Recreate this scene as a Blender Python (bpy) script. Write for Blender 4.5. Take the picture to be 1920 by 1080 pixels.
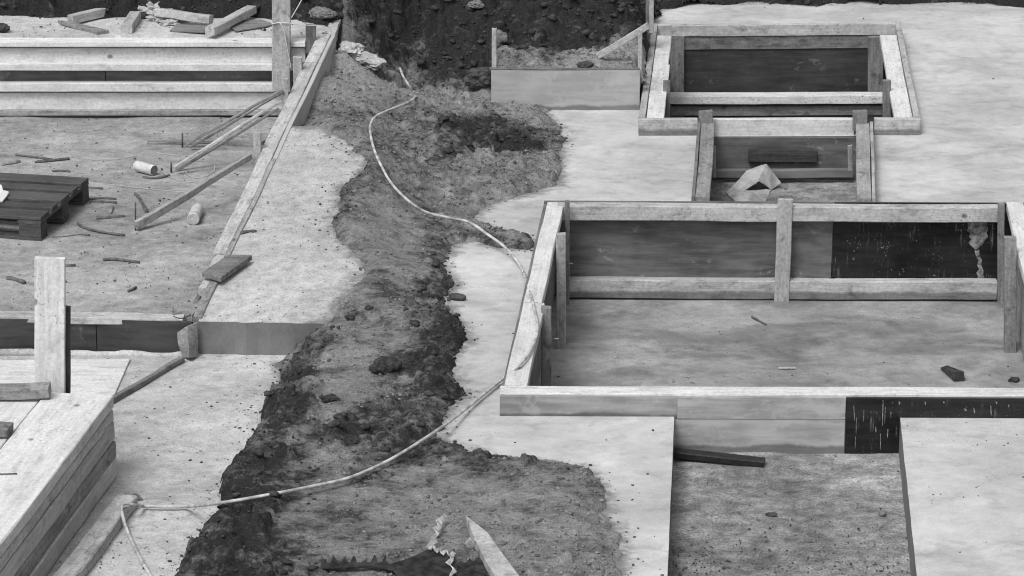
import bpy, bmesh, math, random
import numpy as np
from mathutils import Vector, Matrix, noise as mnoise
from mathutils.geometry import delaunay_2d_cdt

for o in list(bpy.data.objects):
    bpy.data.objects.remove(o, do_unlink=True)
scene = bpy.context.scene
col = scene.collection
R = math.radians

# ------------------------------------------------------------------ camera
F_PX, PITCH, CAM_H = 5970.0, R(18.0), 5.5          # focal length for a 1920 px wide frame
cam_data = bpy.data.cameras.new('camera')
cam_data.sensor_width = 36.0
cam_data.lens = 36.0 * F_PX / 1920.0
cam_data.clip_start, cam_data.clip_end = 0.5, 2000.0
cam = bpy.data.objects.new('camera', cam_data)
cam.location = (0, 0, CAM_H)
cam.rotation_euler = (R(90) - PITCH, 0, 0)
col.objects.link(cam)
scene.camera = cam

# ------------------------------------------------------------------ world, sun, exposure
SUN_EL, SUN_AZ = R(56), R(-150)                     # azimuth clockwise from +Y: light comes from behind-left of the camera
world = bpy.data.worlds.new('World')
scene.world = world
world.use_nodes = True
wn, wl = world.node_tree.nodes, world.node_tree.links
wn.clear()
sky = wn.new('ShaderNodeTexSky')
sky.sky_type = 'NISHITA'
sky.sun_disc = False
sky.sun_elevation = SUN_EL
sky.sun_rotation = SUN_AZ
sky.dust_density = 4.0
grey = wn.new('ShaderNodeRGBToBW')                  # a black and white photograph: neutral daylight
bg = wn.new('ShaderNodeBackground')
bg.inputs['Strength'].default_value = 0.13
wo = wn.new('ShaderNodeOutputWorld')
wl.new(sky.outputs[0], grey.inputs[0])
wl.new(grey.outputs[0], bg.inputs['Color'])
wl.new(bg.outputs[0], wo.inputs['Surface'])
sl = bpy.data.lights.new('sun', 'SUN')
sl.energy = 1.35
sl.angle = R(20)
sun = bpy.data.objects.new('sun', sl)
sdir = Vector((math.sin(SUN_AZ) * math.cos(SUN_EL), math.cos(SUN_AZ) * math.cos(SUN_EL), math.sin(SUN_EL)))
sun.rotation_euler = sdir.to_track_quat('Z', 'Y').to_euler()
sun.location = (0, 0, 20)
col.objects.link(sun)
scene.view_settings.view_transform = 'Standard'
scene.view_settings.look = 'None'
scene.view_settings.gamma = 1.0
scene.view_settings.use_curve_mapping = False
scene.cycles.filter_width = 1.1
scene.view_settings.exposure = 0.40

# ------------------------------------------------------------------ pixel -> place helpers (survey of the photograph)
def ray(px, py):
    a, b = (px - 960) / F_PX, -(py - 540) / F_PX
    return np.array([a, math.cos(PITCH) + b * math.sin(PITCH), -math.sin(PITCH) + b * math.cos(PITCH)])
def at(px, py, z=0.0):
    d = ray(px, py); t = (z - CAM_H) / d[2]
    return Vector((t * d[0], t * d[1], z))
def atY(px, py, Y):
    d = ray(px, py); t = Y / d[1]
    return Vector((t * d[0], Y, CAM_H + t * d[2]))
def pxm(px, py, z=0.0):                              # pixels per metre there
    d = ray(px, py); return F_PX * -d[2] / (CAM_H - z)
RAMP_Y0, RAMP_Y1, RAMP_Z1 = 16.37, 20.72, 0.54
def ramp_z(Y):
    return (Y - RAMP_Y0) / (RAMP_Y1 - RAMP_Y0) * RAMP_Z1
def on_ramp(px, py, dz=0.0):
    z = 0.2
    for _ in range(14):
        p = at(px, py, z + dz); z = ramp_z(p.y)
    return p

# ------------------------------------------------------------------ object helpers
def link(name, me, mat=None, parent=None, M=None):
    o = bpy.data.objects.new(name, me)
    col.objects.link(o)
    if mat is not None and me is not None and not me.materials:
        me.materials.append(mat)
    M = M or Matrix.Identity(4)
    if parent is not None:
        o.parent = parent
        o.matrix_basis = Matrix.Translation(-root_loc(parent)) @ M if parent.get('_root') else parent_inv(parent) @ M
    else:
        o.matrix_basis = M
    o['_w'] = [v for r in M for v in r]
    return o
def root_loc(e):
    return Vector(e.location)
def parent_inv(p):
    w = p['_w']
    return Matrix([w[0:4], w[4:8], w[8:12], w[12:16]]).inverted()
def thing(name, label, cat, loc, group=None):
    o = bpy.data.objects.new(name, None)
    o.empty_display_size = 0.1
    col.objects.link(o)
    o.location = loc
    o['_root'] = 1
    return tag(o, label, cat, group)
def tag(o, label=None, cat=None, group=None, kind=None):
    if label: o['label'] = label
    if cat: o['category'] = cat
    if group: o['group'] = group
    if kind: o['kind'] = kind
    return o
def mesh(name, verts, faces, smooth=False):
    me = bpy.data.meshes.new(name)
    me.from_pydata([tuple(v) for v in verts], [], faces)
    if smooth:
        me.polygons.foreach_set('use_smooth', [True] * len(me.polygons))
    me.update()
    return me

rng = random.Random(7)
def plank(name, a, b, w, h, mat, parent=None, cham=0.003, warp=0.002, roll=0.0, wane=0.0, taper=1.0, cut=0.0):
    """Sawn timber. a->b is one top edge; w runs to the left of a->b (negative: to the right), h downwards."""
    a, b = Vector(a), Vector(b)
    X = (b - a); L = X.length; X.normalize()
    Y = Vector((0, 0, 1)).cross(X)
    if Y.length < 1e-4: Y = Vector((0, 1, 0))
    Y.normalize()
    Z = X.cross(Y)
    if roll:
        Rm = Matrix.Rotation(roll, 3, X); Y = Rm @ Y; Z = Rm @ Z
    M = Matrix(((X.x, Y.x, Z.x, a.x), (X.y, Y.y, Z.y, a.y), (X.z, Y.z, Z.z, a.z), (0, 0, 0, 1)))
    y0, y1 = (0, w) if w > 0 else (w, 0)
    n = max(2, min(26, int(L / (0.05 if wane else 0.16)) + 1))
    ph = [rng.uniform(0, 6.28) for _ in range(6)]
    sd = rng.uniform(0, 100)
    V, Fc = [], []
    for i in range(n + 1):
        t = i / n; x = t * L
        dy = warp * math.sin(2.3 * t * 3.14 + ph[0]) + rng.uniform(-.3, .3) * warp
        dz = warp * math.sin(1.7 * t * 3.14 + ph[1]) + rng.uniform(-.3, .3) * warp
        k = 1 + (taper - 1) * t
        e0 = wane * mnoise.noise((x * 2.6, sd, 0)) * 1.4
        e1 = wane * mnoise.noise((x * 3.1, sd + 9, 3)) * 1.4
        c = cham * (1 + rng.uniform(-.4, .6))
        Y0, Y1, Z0 = y0 * k + dy + e0, y1 * k + dy + e1, -h * k + dz
        et, eb = (wane * 0.7 * abs(mnoise.noise((x * 2.2, sd + 4, 1))), 0) if wane else (0, 0)
        ring = [(Y0 + c + et, dz), (Y1 - c - et, dz), (Y1 - et, dz - c), (Y1, Z0 + c), (Y1 - c, Z0), (Y0 + c, Z0), (Y0, Z0 + c), (Y0 + et, dz - c)]
        for (yy, zz) in ring:
            xx = x
            if cut and i in (0, n): xx += (cut if i else -cut) * (yy - y0) / max(1e-6, (y1 - y0))
            V.append((xx, yy, zz))
    for i in range(n):
        for j in range(8):
            p, q = i * 8 + j, i * 8 + (j + 1) % 8
            Fc.append((p, p + 8, q + 8, q))
    Fc.append(tuple(range(8)))
    Fc.append(tuple(n * 8 + j for j in reversed(range(8))))
    me = mesh(name, V, Fc)
    bm = bmesh.new(); bm.from_mesh(me); bmesh.ops.recalc_face_normals(bm, faces=bm.faces); bm.to_mesh(me); bm.free()
    return link(name, me, mat, parent, M)

def post(name, px0, px1, pyt, pyb, zb, th, mat, parent=None, lean=0.0, Y=None, **kw):
    """Upright timber seen between two pixel columns; foot at (., pyb) on height zb, front face towards the camera."""
    c = at((px0 + px1) / 2, pyb, zb) if Y is None else atY((px0 + px1) / 2, pyb, Y)
    w = (px1 - px0) / (F_PX / (c.y / math.cos(PITCH) + (CAM_H - c.z - c.y * math.tan(PITCH)) * math.sin(PITCH)))
    top = atY((px0 + px1) / 2, pyt, c.y)
    h = top.z - c.z
    bot = Vector((c.x, c.y, c.z)); tp = Vector((c.x + (top.x - c.x) + lean, c.y, top.z))
    return vpost(name, bot, tp, w, th, mat, parent, **kw)
def vpost(name, bot, top, w, th, mat, parent=None, ang=0.0, taper=1.0):
    X = (top - bot); L = X.length; X.normalize()
    S = Vector((math.cos(ang), math.sin(ang), 0)); S = (S - X * S.dot(X)).normalized()
    N = X.cross(S)                                        # points away or towards; th centred behind the front
    if N.y < 0: N = -N; S = N.cross(X)
    M = Matrix(((X.x, S.x, N.x, bot.x), (X.y, S.y, N.y, bot.y), (X.z, S.z, N.z, bot.z), (0, 0, 0, 1)))
    n = max(2, int(L / .15)); V, Fc = [], []; wp = 0.0015
    for i in range(n + 1):
        x = L * i / n; k = 1 + (taper - 1) * i / n; c = 0.004
        dy, dz = rng.uniform(-wp, wp), rng.uniform(-wp, wp)
        y0, y1, z0, z1 = -w / 2 * k + dy, w / 2 * k + dy, dz, th * k + dz
        for p in [(y0 + c, z0), (y1 - c, z0), (y1, z0 + c), (y1, z1 - c), (y1 - c, z1), (y0 + c, z1), (y0, z1 - c), (y0, z0 + c)]:
            V.append((x + (rng.uniform(-.004, .004) if i == n else 0), p[0], p[1]))
    for i in range(n):
        for j in range(8):
            p, q = i * 8 + j, i * 8 + (j + 1) % 8
            Fc.append((p, p + 8, q + 8, q))
    Fc.append(tuple(range(8))); Fc.append(tuple(n * 8 + j for j in reversed(range(8))))
    me = mesh(name, V, Fc)
    bm = bmesh.new(); bm.from_mesh(me); bmesh.ops.recalc_face_normals(bm, faces=bm.faces); bm.to_mesh(me); bm.free()
    return link(name, me, mat, parent, M)

def prism(name, top, thick, mat, parent=None, down=Vector((0, 0, -1))):
    """Flat piece with the outline given as world points of its top face."""
    o = sum((Vector(p) for p in top), Vector()) / len(top)
    n = len(top)
    V = [Vector(p) - o for p in top] + [Vector(p) - o + down * thick for p in top]
    Fc = [tuple(range(n)), tuple(range(2 * n - 1, n - 1, -1))] + [(i, (i + 1) % n, n + (i + 1) % n, n + i) for i in range(n)]
    me = mesh(name, V, Fc)
    bm = bmesh.new(); bm.from_mesh(me); bmesh.ops.recalc_face_normals(bm, faces=bm.faces)
    bmesh.ops.bevel(bm, geom=[e for e in bm.edges], offset=min(.003, thick * .2), segments=1, affect='EDGES')
    bm.to_mesh(me); bm.free()
    return link(name, me, mat, parent, Matrix.Translation(o))

def tube(name, pts, r, mat, parent=None, seg=8, sub=6, jitter=0.0):
    P = [Vector(p) for p in pts]
    if len(P) > 2 and sub > 1:                            # Catmull-Rom
        Q = []
        for i in range(len(P) - 1):
            p0, p1, p2, p3 = P[max(i - 1, 0)], P[i], P[i + 1], P[min(i + 2, len(P) - 1)]
            for k in range(sub):
                t = k / sub
                Q.append(0.5 * ((2 * p1) + (p2 - p0) * t + (2 * p0 - 5 * p1 + 4 * p2 - p3) * t * t + (3 * p1 - p0 - 3 * p2 + p3) * t ** 3))
        Q.append(P[-1]); P = Q
    o = P[0].copy(); V, Fc = [], []
    for i, p in enumerate(P):
        T = (P[min(i + 1, len(P) - 1)] - P[max(i - 1, 0)]).normalized()
        U = T.cross(Vector((0, 0, 1)));
        if U.length < 1e-3: U = Vector((1, 0, 0))
        U.normalize(); W = U.cross(T)
        rr = r * (1 + rng.uniform(-jitter, jitter))
        for k in range(seg):
            a = 2 * math.pi * k / seg
            V.append(p - o + (U * math.cos(a) + W * math.sin(a)) * rr)
    for i in range(len(P) - 1):
        for k in range(seg):
            Fc.append((i * seg + k, i * seg + (k + 1) % seg, (i + 1) * seg + (k + 1) % seg, (i + 1) * seg + k))
    Fc.append(tuple(range(seg))[::-1]); Fc.append(tuple((len(P) - 1) * seg + k for k in range(seg)))
    return link(name, mesh(name, V, Fc, True), mat, parent, Matrix.Translation(o))

def rock(name, loc, size, mat, parent=None, rough=0.35, sub=3, seed=0, rot=0.0, sink=0.3, freq=2.0):
    bm = bmesh.new()
    bmesh.ops.create_icosphere(bm, subdivisions=sub, radius=1.0)
    for v in bm.verts:
        d = v.co.normalized()
        k = 1 + rough * mnoise.noise(d * freq * .6 + Vector((seed, 0, 0))) + rough * .5 * mnoise.noise(d * freq * 1.8 + Vector((0, seed, 0))) + rough * .25 * mnoise.noise(d * freq * 4.5)
        v.co = Vector((d.x * size[0], d.y * size[1], d.z * size[2])) * k
    me = bpy.data.meshes.new(name); bm.to_mesh(me); bm.free()
    M = Matrix.Translation(Vector(loc) + Vector((0, 0, size[2] * (1 - sink)))) @ Matrix.Rotation(rot, 4, 'Z')
    return link(name, me, mat, parent, M)

# ------------------------------------------------------------------ materials (all neutral greys, as in the photograph)
class NT:
    def __init__(s, name):
        s.m = bpy.data.materials.new(name); s.m.use_nodes = True
        s.t = s.m.node_tree; s.n = s.t.nodes; s.l = s.t.links; s.n.clear()
        s.out = s.n.new('ShaderNodeOutputMaterial'); s.b = s.n.new('ShaderNodeBsdfPrincipled')
        s.l.new(s.b.outputs[0], s.out.inputs[0])
        s.tc = s.n.new('ShaderNodeTexCoord').outputs['Object']
        s.rnd = s.n.new('ShaderNodeObjectInfo').outputs['Random']
    def put(s, inp, v):
        if hasattr(v, 'is_output'): s.l.new(v, inp)
        else: inp.default_value = v
    def math(s, op, a, b=0.0, clamp=False):
        n = s.n.new('ShaderNodeMath'); n.operation = op; n.use_clamp = clamp
        s.put(n.inputs[0], a); s.put(n.inputs[1], b); return n.outputs[0]
    def vec(s, scale=(1, 1, 1), rand=False):
        n = s.n.new('ShaderNodeMapping'); s.l.new(s.tc, n.inputs['Vector']); n.inputs['Scale'].default_value = scale
        if rand:
            c = s.n.new('ShaderNodeCombineXYZ'); k = s.math('MULTIPLY', s.rnd, 91.7)
            s.l.new(k, c.inputs[0]); s.l.new(k, c.inputs[1]); s.l.new(c.outputs[0], n.inputs['Location'])
        return n.outputs[0]
    def noise(s, v, scale, detail=4.0, rough=.55, dist=0.0):
        n = s.n.new('ShaderNodeTexNoise'); s.l.new(v, n.inputs['Vector'])
        n.inputs['Scale'].default_value = scale; n.inputs['Detail'].default_value = detail
        n.inputs['Roughness'].default_value = rough; n.inputs['Distortion'].default_value = dist
        return n.outputs[0]
    def voro(s, v, scale, feature='F1'):
        n = s.n.new('ShaderNodeTexVoronoi'); n.feature = feature; s.l.new(v, n.inputs['Vector']); n.inputs['Scale'].default_value = scale
        return n
    def step(s, v, a, b, lo=0.0, hi=1.0):                 # smooth step
        n = s.n.new('ShaderNodeMapRange'); n.interpolation_type = 'SMOOTHSTEP'
        s.put(n.inputs[0], v); n.inputs[1].default_value = a; n.inputs[2].default_value = b
        n.inputs[3].default_value = lo; n.inputs[4].default_value = hi
        return n.outputs[0]
    def mix(s, f, a, b):
        n = s.n.new('ShaderNodeMix'); n.data_type = 'FLOAT'
        s.put(n.inputs[0], f); s.put(n.inputs[2], a); s.put(n.inputs[3], b); return n.outputs[0]
    def sep(s, axis):
        n = s.n.new('ShaderNodeSeparateXYZ'); s.l.new(s.tc, n.inputs[0]); return n.outputs[axis]
    def attr(s, name):
        n = s.n.new('ShaderNodeAttribute'); n.attribute_name = name; return n.outputs['Fac']
    def done(s, val, rough=.85, bump=None, bd=.004, bs=.6, spec=.25):
        c = s.n.new('ShaderNodeCombineColor')
        for i in range(3): s.put(c.inputs[i], val)
        s.l.new(c.outputs[0], s.b.inputs['Base Color'])
        s.put(s.b.inputs['Roughness'], rough)
        s.b.inputs['Specular IOR Level'].default_value = spec
        if bump is not None:
            bn = s.n.new('ShaderNodeBump'); s.l.new(bump, bn.inputs['Height'])
            bn.inputs['Distance'].default_value = bd; bn.inputs['Strength'].default_value = bs
            s.l.new(bn.outputs[0], s.b.inputs['Normal'])
        return s.m

def wood(name, lo, hi, dirt=.4, knots=True, wet=None, specks=.5, grain=1.0, vary=.25, cement=0.0, rough=.8):
    t = NT(name)
    mid = (lo + hi) / 2; lo2, hi2 = mid - (mid - lo) * 1.35, mid + (hi - mid) * 1.15
    g = t.noise(t.vec((1.1, 17 * grain, 17 * grain), True), 2.2, 6, .62, .7)
    g2 = t.noise(t.vec((3.5, 110, 110), True), 2.0, 3, .5)
    big = t.noise(t.vec((1.6, 2.6, 2.6), True), 1.6, 4, .6, .4)
    fine = t.noise(t.vec((1, 1, 1), True), 48, 4, .65)
    v = t.step(t.math('ADD', t.math('MULTIPLY', g, .62), t.math('MULTIPLY', g2, .38)), .28, .70, lo2, hi2)
    v = t.math('MULTIPLY', v, t.step(big, .3, .7, 1 - dirt * .55, 1.05))
    v = t.math('MULTIPLY', v, t.step(fine, .3, .72, 1.08, 1 - dirt * .6))
    v = t.math('MULTIPLY', v, t.math('ADD', 1 - vary, t.math('MULTIPLY', t.rnd, vary)))
    if knots:
        vo = t.voro(t.vec((4.2, 5.5, 5.5), True), 1.0); k = vo.outputs['Distance']
        sc = t.n.new('ShaderNodeSeparateColor'); t.l.new(vo.outputs['Color'], sc.inputs[0])
        kk = t.math('MULTIPLY', t.step(k, .05, .11, 1.0, 0.0), t.step(sc.outputs[0], .66, .70))
        v = t.math('MULTIPLY', v, t.math('SUBTRACT', 1.0, t.math('MULTIPLY', kk, .6)))
    st = t.noise(t.vec((3, 6, 6), True), 2.0, 6, .7, .5)
    v = t.math('MULTIPLY', v, t.step(st, .50, .68, 1.0, 1 - dirt * 1.1))
    if cement:
        cm = t.noise(t.vec((3, 5, 5), True), 2.0, 6, .7)
        v = t.mix(t.step(cm, .55, .66, 0, cement), v, .42)
    if specks:
        sp = t.noise(t.vec((1, 1.3, 1.3), True), 55, 4, .62)
        ms = t.noise(t.vec((1, 1, 1), True), 3.5, 2, .5)
        f = t.math('MULTIPLY', t.step(sp, .58, .66), t.step(ms, .45, .62))
        v = t.mix(t.math('MULTIPLY', f, specks), v, .05)
    if wet:
        z = t.sep(2); wv = t.noise(t.vec((3.5, 1, .8), True), 2.0, 5, .65)
        f = t.step(t.math('ADD', z, t.math('MULTIPLY', wv, wet[1])), wet[0] - .012, wet[0] + .012, wet[2], 1.0)
        v = t.math('MULTIPLY', v, f)
    return t.done(v, rough, t.math('ADD', g, t.math('MULTIPLY', g2, .5)), .0030, .5)

def concrete(name, base, mott=.2, specks=.5, speck_scale=30, streak=.1, wet=None, rough=.9, bump=.5, fine=.12, cover=.6):
    t = NT(name)
    a = t.noise(t.vec(), .9, 6, .6, .3); b = t.noise(t.vec((1.0, 1.5, 1)), 2.4, 7, .62, .8); m4 = t.noise(t.vec((1, 1.3, 1)), 5.5, 6, .66, .3)
    c = t.noise(t.vec(), 14, 6, .65); d = t.noise(t.vec(), 90, 3, .6)
    v = t.step(a, .3, .7, base * (1 - mott), base * (1 + mott * .45))
    v = t.math('MULTIPLY', v, t.step(b, .3, .72, 1 + streak * .4, 1 - streak))
    v = t.math('MULTIPLY', v, t.step(m4, .48, .72, 1.02, 1 - mott * .9))
    v = t.math('MULTIPLY', v, t.step(c, .25, .75, 1 - fine, 1 + fine))
    v = t.math('MULTIPLY', v, t.step(d, .25, .75, 1 - fine, 1 + fine))
    if specks:
        sp = t.noise(t.vec((1, .8, 1)), speck_scale, 4, .62)
        ms = t.noise(t.vec(), 1.7, 4, .6)
        f = t.math('MULTIPLY', t.step(sp, .61, .70), t.step(ms, cover - .18, cover + .08))
        v = t.mix(t.math('MULTIPLY', f, specks), v, base * .28)
    stn = t.noise(t.vec((1, 1.4, 1)), 1.5, 9, .72, .4)
    v = t.math('MULTIPLY', v, t.step(stn, .54, .63, 1.0, 1 - mott * .75))
    sm = t.attr('smear'); sn = t.noise(t.vec((1, 1.2, 1)), 16, 6, .7); sn2 = t.noise(t.vec(), 4, 4, .6)
    sf = t.math('ADD', sm, t.math('ADD', t.math('MULTIPLY', t.math('SUBTRACT', sn, .5), 1.3), t.math('MULTIPLY', t.math('SUBTRACT', sn2, .5), .8)))
    v = t.mix(t.math('MULTIPLY', t.step(sf, .5, 1.0, 0, .8), t.step(sm, .04, .2)), v, .13)
    rr = rough
    if wet:
        wv = t.noise(t.vec((1, 1.8, 1)), 1.3, 5, .6, .6)
        f = t.step(wv, .42, .62)
        v = t.math('MULTIPLY', v, t.mix(f, 1.0, wet[0])); rr = t.mix(f, rough, wet[1])
    h = t.math('ADD', t.math('MULTIPLY', c, .7), t.math('MULTIPLY', d, .4))
    return t.done(v, rr, h, .006, bump)

def ply(name, lo, hi, cem=.25, streak=.3, wet=None, thr=.60, rough=.55, lines=False):
    t = NT(name)
    g = t.noise(t.vec((2.0, 16, 16), True), 1.8, 5, .6, .3); a = t.noise(t.vec((1, 1, 1), True), 2.6, 5, .6, .4)
    v = t.step(t.math('ADD', t.math('MULTIPLY', g, .5), t.math('MULTIPLY', a, .5)), .33, .66, lo, hi)
    v = t.math('MULTIPLY', v, t.math('ADD', .85, t.math('MULTIPLY', t.rnd, .2)))
    c = t.noise(t.vec((2.6, 3.5, 3.5), True), 2.2, 7, .68, .5)
    v = t.mix(t.step(c, thr, thr + .1, 0, cem), v, .42)
    if streak:
        s_ = t.noise(t.vec((34, 4, 3.4), True), 1.3, 6, .72); ms = t.noise(t.vec((2.2, 1, 2.2), True), 3, 4, .6)
        v = t.mix(t.math('MULTIPLY', t.step(s_, .56, .74, 0, streak), t.step(ms, .42, .58)), v, .32)
        sp = t.noise(t.vec((1, 1, 1), True), 60, 4, .65)
        v = t.mix(t.math('MULTIPLY', t.step(sp, .60, .68, 0, streak), t.step(ms, .5, .62)), v, .34)
    if wet:
        z = t.sep(2); wv = t.noise(t.vec((2.2, 1, .6), True), 1.6, 5, .6)
        f = t.step(t.math('ADD', z, t.math('MULTIPLY', wv, wet[1])), wet[0] - .01, wet[0] + .01, wet[2], 1.0)
        v = t.math('MULTIPLY', v, f)
    return t.done(v, rough, t.noise(t.vec((4, 40, 40), True), 2, 4, .6), .002, .4)

M_ = {}
M_['slab'] = concrete('smooth_concrete', .50, .22, .5, 22, .14, rough=.75, bump=.3, fine=.08, cover=.66)
M_['ramp'] = concrete('rough_concrete', .44, .16, .95, 38, .10, bump=1.1, fine=.22, cover=.46)
M_['low'] = concrete('gritty_concrete', .455, .18, .95, 34, .12, bump=1.0, fine=.20, cover=.46)
M_['sand'] = concrete('sandy_screed', .33, .30, .95, 30, .18, bump=1.2, fine=.22, cover=.48)
M_['plat'] = concrete('dusty_concrete', .47, .18, .8, 26, .12, bump=.9, fine=.18, cover=.52)
M_['pit'] = concrete('wet_pit_floor', .33, .24, .7, 24, .14, wet=(.66, .36), rough=.7, bump=.5, fine=.14, cover=.56)
M_['trench'] = concrete('muddy_trench_floor', .30, .42, .9, 16, .3, bump=1.5, fine=.38, cover=.36)
M_['lump'] = concrete('concrete_lump', .44, .25, .4, 40, .1, bump=1.2, fine=.22)
M_['edge'] = concrete('shaded_side_concrete', .17, .3, .2, 30, .1, bump=.4, fine=.08)  # same concrete, darkened: shade of the upright sides put into the colour
M_['w_white'] = wood('pale_new_timber', .57, .72, .22, True, None, .55, vary=.12)
M_['w_speck'] = wood('speckled_pale_timber', .56, .74, .22, False, None, .95, vary=.1)
M_['w_wall'] = wood('shuttering_boards', .62, .74, .2, True, None, .4, vary=.1)
M_['w_light'] = wood('light_timber', .44, .58, .42, True, None, .6, vary=.2, cement=.35)
M_['w_mid'] = wood('weathered_timber', .29, .43, .5, True, None, .5, vary=.28, cement=.4)
M_['w_grey'] = wood('grey_timber', .17, .30, .45, True, None, .4, vary=.25)
M_['w_dark'] = wood('dark_timber', .05, .11, .4, True, None, .3, vary=.3)
M_['w_pallet'] = wood('pallet_timber', .07, .12, .35, True, None, .2, vary=.3)
M_['w_stack'] = wood('sawn_stack_timber', .50, .70, .25, True, None, .3, grain=.6, vary=.3)
M_['w_wet'] = wood('timber_with_damp_foot', .40, .60, .35, True, (-.045, .045, .42), .4, vary=.15, cement=.2)
M_['ply_grey'] = ply('cement_stained_plywood', .18, .35, .45, .1, (-.055, .07, .45), .55, .8)
M_['ply_low'] = ply('cement_stained_lower_board', .25, .43, .5, .1, (-.10, .09, .45), .50, .8)
M_['ply_pale'] = ply('cement_stained_upper_board', .22, .42, .5, .1, None, .50, .8)
M_['ply_dark'] = ply('dark_formwork_plywood', .03, .07, .22, .05, None, .60)
M_['ply_mid'] = ply('brown_formwork_plywood', .06, .16, .35, .05, None, .58)
M_['ply_black'] = ply('black_film_plywood', .006, .030, .2, .75, None, .66, .35)
M_['ply_edge'] = ply('plywood_edge', .10, .2, .2, 0, None, .6, .8)
M_['conc_panel'] = ply('rendered_panel', .33, .46, .5, .0, (-.2, .09, .5), .5, .85)

def simple(name, v, rough=.6, n=.2, sc=20, metal=0.0, bump=None):
    t = NT(name); a = t.noise(t.vec(), sc, 4, .6)
    m = t.done(t.step(a, .3, .7, v * (1 - n), v * (1 + n)), rough, a if bump else None, bump or .002, .5)
    t.b.inputs['Metallic'].default_value = metal
    return m
M_['hose'] = simple('pale_hose_rubber', .42, .6, .4, 18)
M_['wire'] = simple('pale_tie_wire', .42, .5, .1)
M_['rope'] = simple('pale_string', .6, .9, .1)
M_['nail'] = simple('rusty_iron', .06, .7, .4, 60)
M_['steel'] = simple('dark_steel', .018, .45, .4, 40)
M_['tin'] = simple('pale_tin', .52, .5, .15, 40)
M_['lid'] = simple('tin_end', .40, .5, .2, 50)
M_['card'] = simple('grey_cardboard', .30, .8, .3, 12)
M_['splash'] = simple('thin_cement_film', .2, .9, .75, 26, bump=.01)
M_['paper'] = simple('white_plastic', .66, .6, .04, 10)
M_['stone'] = simple('dark_stone', .06, .8, .35, 40, bump=.01)
M_['stone_l'] = simple('pale_stone', .16, .85, .3, 40, bump=.01)
M_['bitumen'] = simple('torn_bitumen_sheet', .024, .75, .75, 16, bump=.02)
M_['torn'] = simple('torn_light_sheet', .46, .8, .5, 22)
M_['twig'] = simple('weathered_twig', .10, .9, .4, 30)
M_['twig_l'] = simple('pale_twig', .24, .9, .3, 30)
M_['clod'] = simple('damp_clod', .042, .95, .55, 30, bump=.02)
M_['gravel'] = simple('grey_grit', .16, .95, .6, 14)
M_['crumb'] = simple('soil_crumb', .07, .95, .6, 3)

def soil_mat():
    t = NT('damp_and_dry_soil')
    d = t.attr('damp')
    n1 = t.noise(t.vec(), 5, 6, .65, .3); n2 = t.noise(t.vec(), 38, 5, .7); n3 = t.noise(t.vec(), 120, 3, .6)
    n0 = t.noise(t.vec((1, 1.6, 1)), 11, 6, .68, .8)
    f = t.math('ADD', d, t.math('MULTIPLY', t.math('SUBTRACT', n1, .5), 1.5))
    f = t.math('ADD', f, t.math('MULTIPLY', t.math('SUBTRACT', n0, .5), 1.3))
    f = t.math('ADD', f, t.math('MULTIPLY', t.math('SUBTRACT', n2, .5), 1.1))
    v = t.step(f, .16, 1.02, .29, .027)
    v = t.math('MULTIPLY', v, t.step(n2, .3, .72, .7, 1.3))
    v = t.math('MULTIPLY', v, t.step(n3, .32, .68, .78, 1.22))
    gr = t.voro(t.vec(), 26).outputs['Distance']; gm = t.noise(t.vec(), 9, 2, .5)
    v = t.mix(t.math('MULTIPLY', t.step(gr, .06, .16, .35, 0), t.step(gm, .58, .7)), v, .26)
    h = t.math('ADD', t.math('MULTIPLY', n2, .8), t.math('MULTIPLY', n3, .4))
    return t.done(v, .92, h, .03, .9, spec=.2)
M_['soil'] = soil_mat()

# ================================================================== SETTING
LOW = -0.19                                              # lower slab and trench floor
PIT = -0.48
def sheet(name, pts, z, mat, step=.12, amp=.004, kind='structure', freq=1.3):
    """Horizontal cast surface with a faintly uneven top; pts is its outline (x, y)."""
    xs = [p[0] for p in pts]; ys = [p[1] for p in pts]
    return cdt_solid(name, pts, [], z, .05, mat, step, amp, kind, freq)
def inside(P, x, y):
    r = False; n = len(P); j = n - 1
    for i in range(n):
        xi, yi = P[i][0], P[i][1]; xj, yj = P[j][0], P[j][1]
        if (yi > y) != (yj > y) and x < (xj - xi) * (y - yi) / (yj - yi) + xi: r = not r
        j = i
    return r
def dens(P, d, jit=0.0):
    out = []
    for i in range(len(P)):
        a = Vector((P[i][0], P[i][1])); b = Vector((P[(i + 1) % len(P)][0], P[(i + 1) % len(P)][1]))
        n = max(1, int((b - a).length / d)); nrm = Vector((-(b - a).y, (b - a).x)).normalized() if (b - a).length else Vector((0, 0))
        for k in range(n):
            q = a.lerp(b, k / n)
            if k and jit: q = q + nrm * rng.uniform(-jit, jit)
            out.append((q.x, q.y))
    return out
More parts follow.
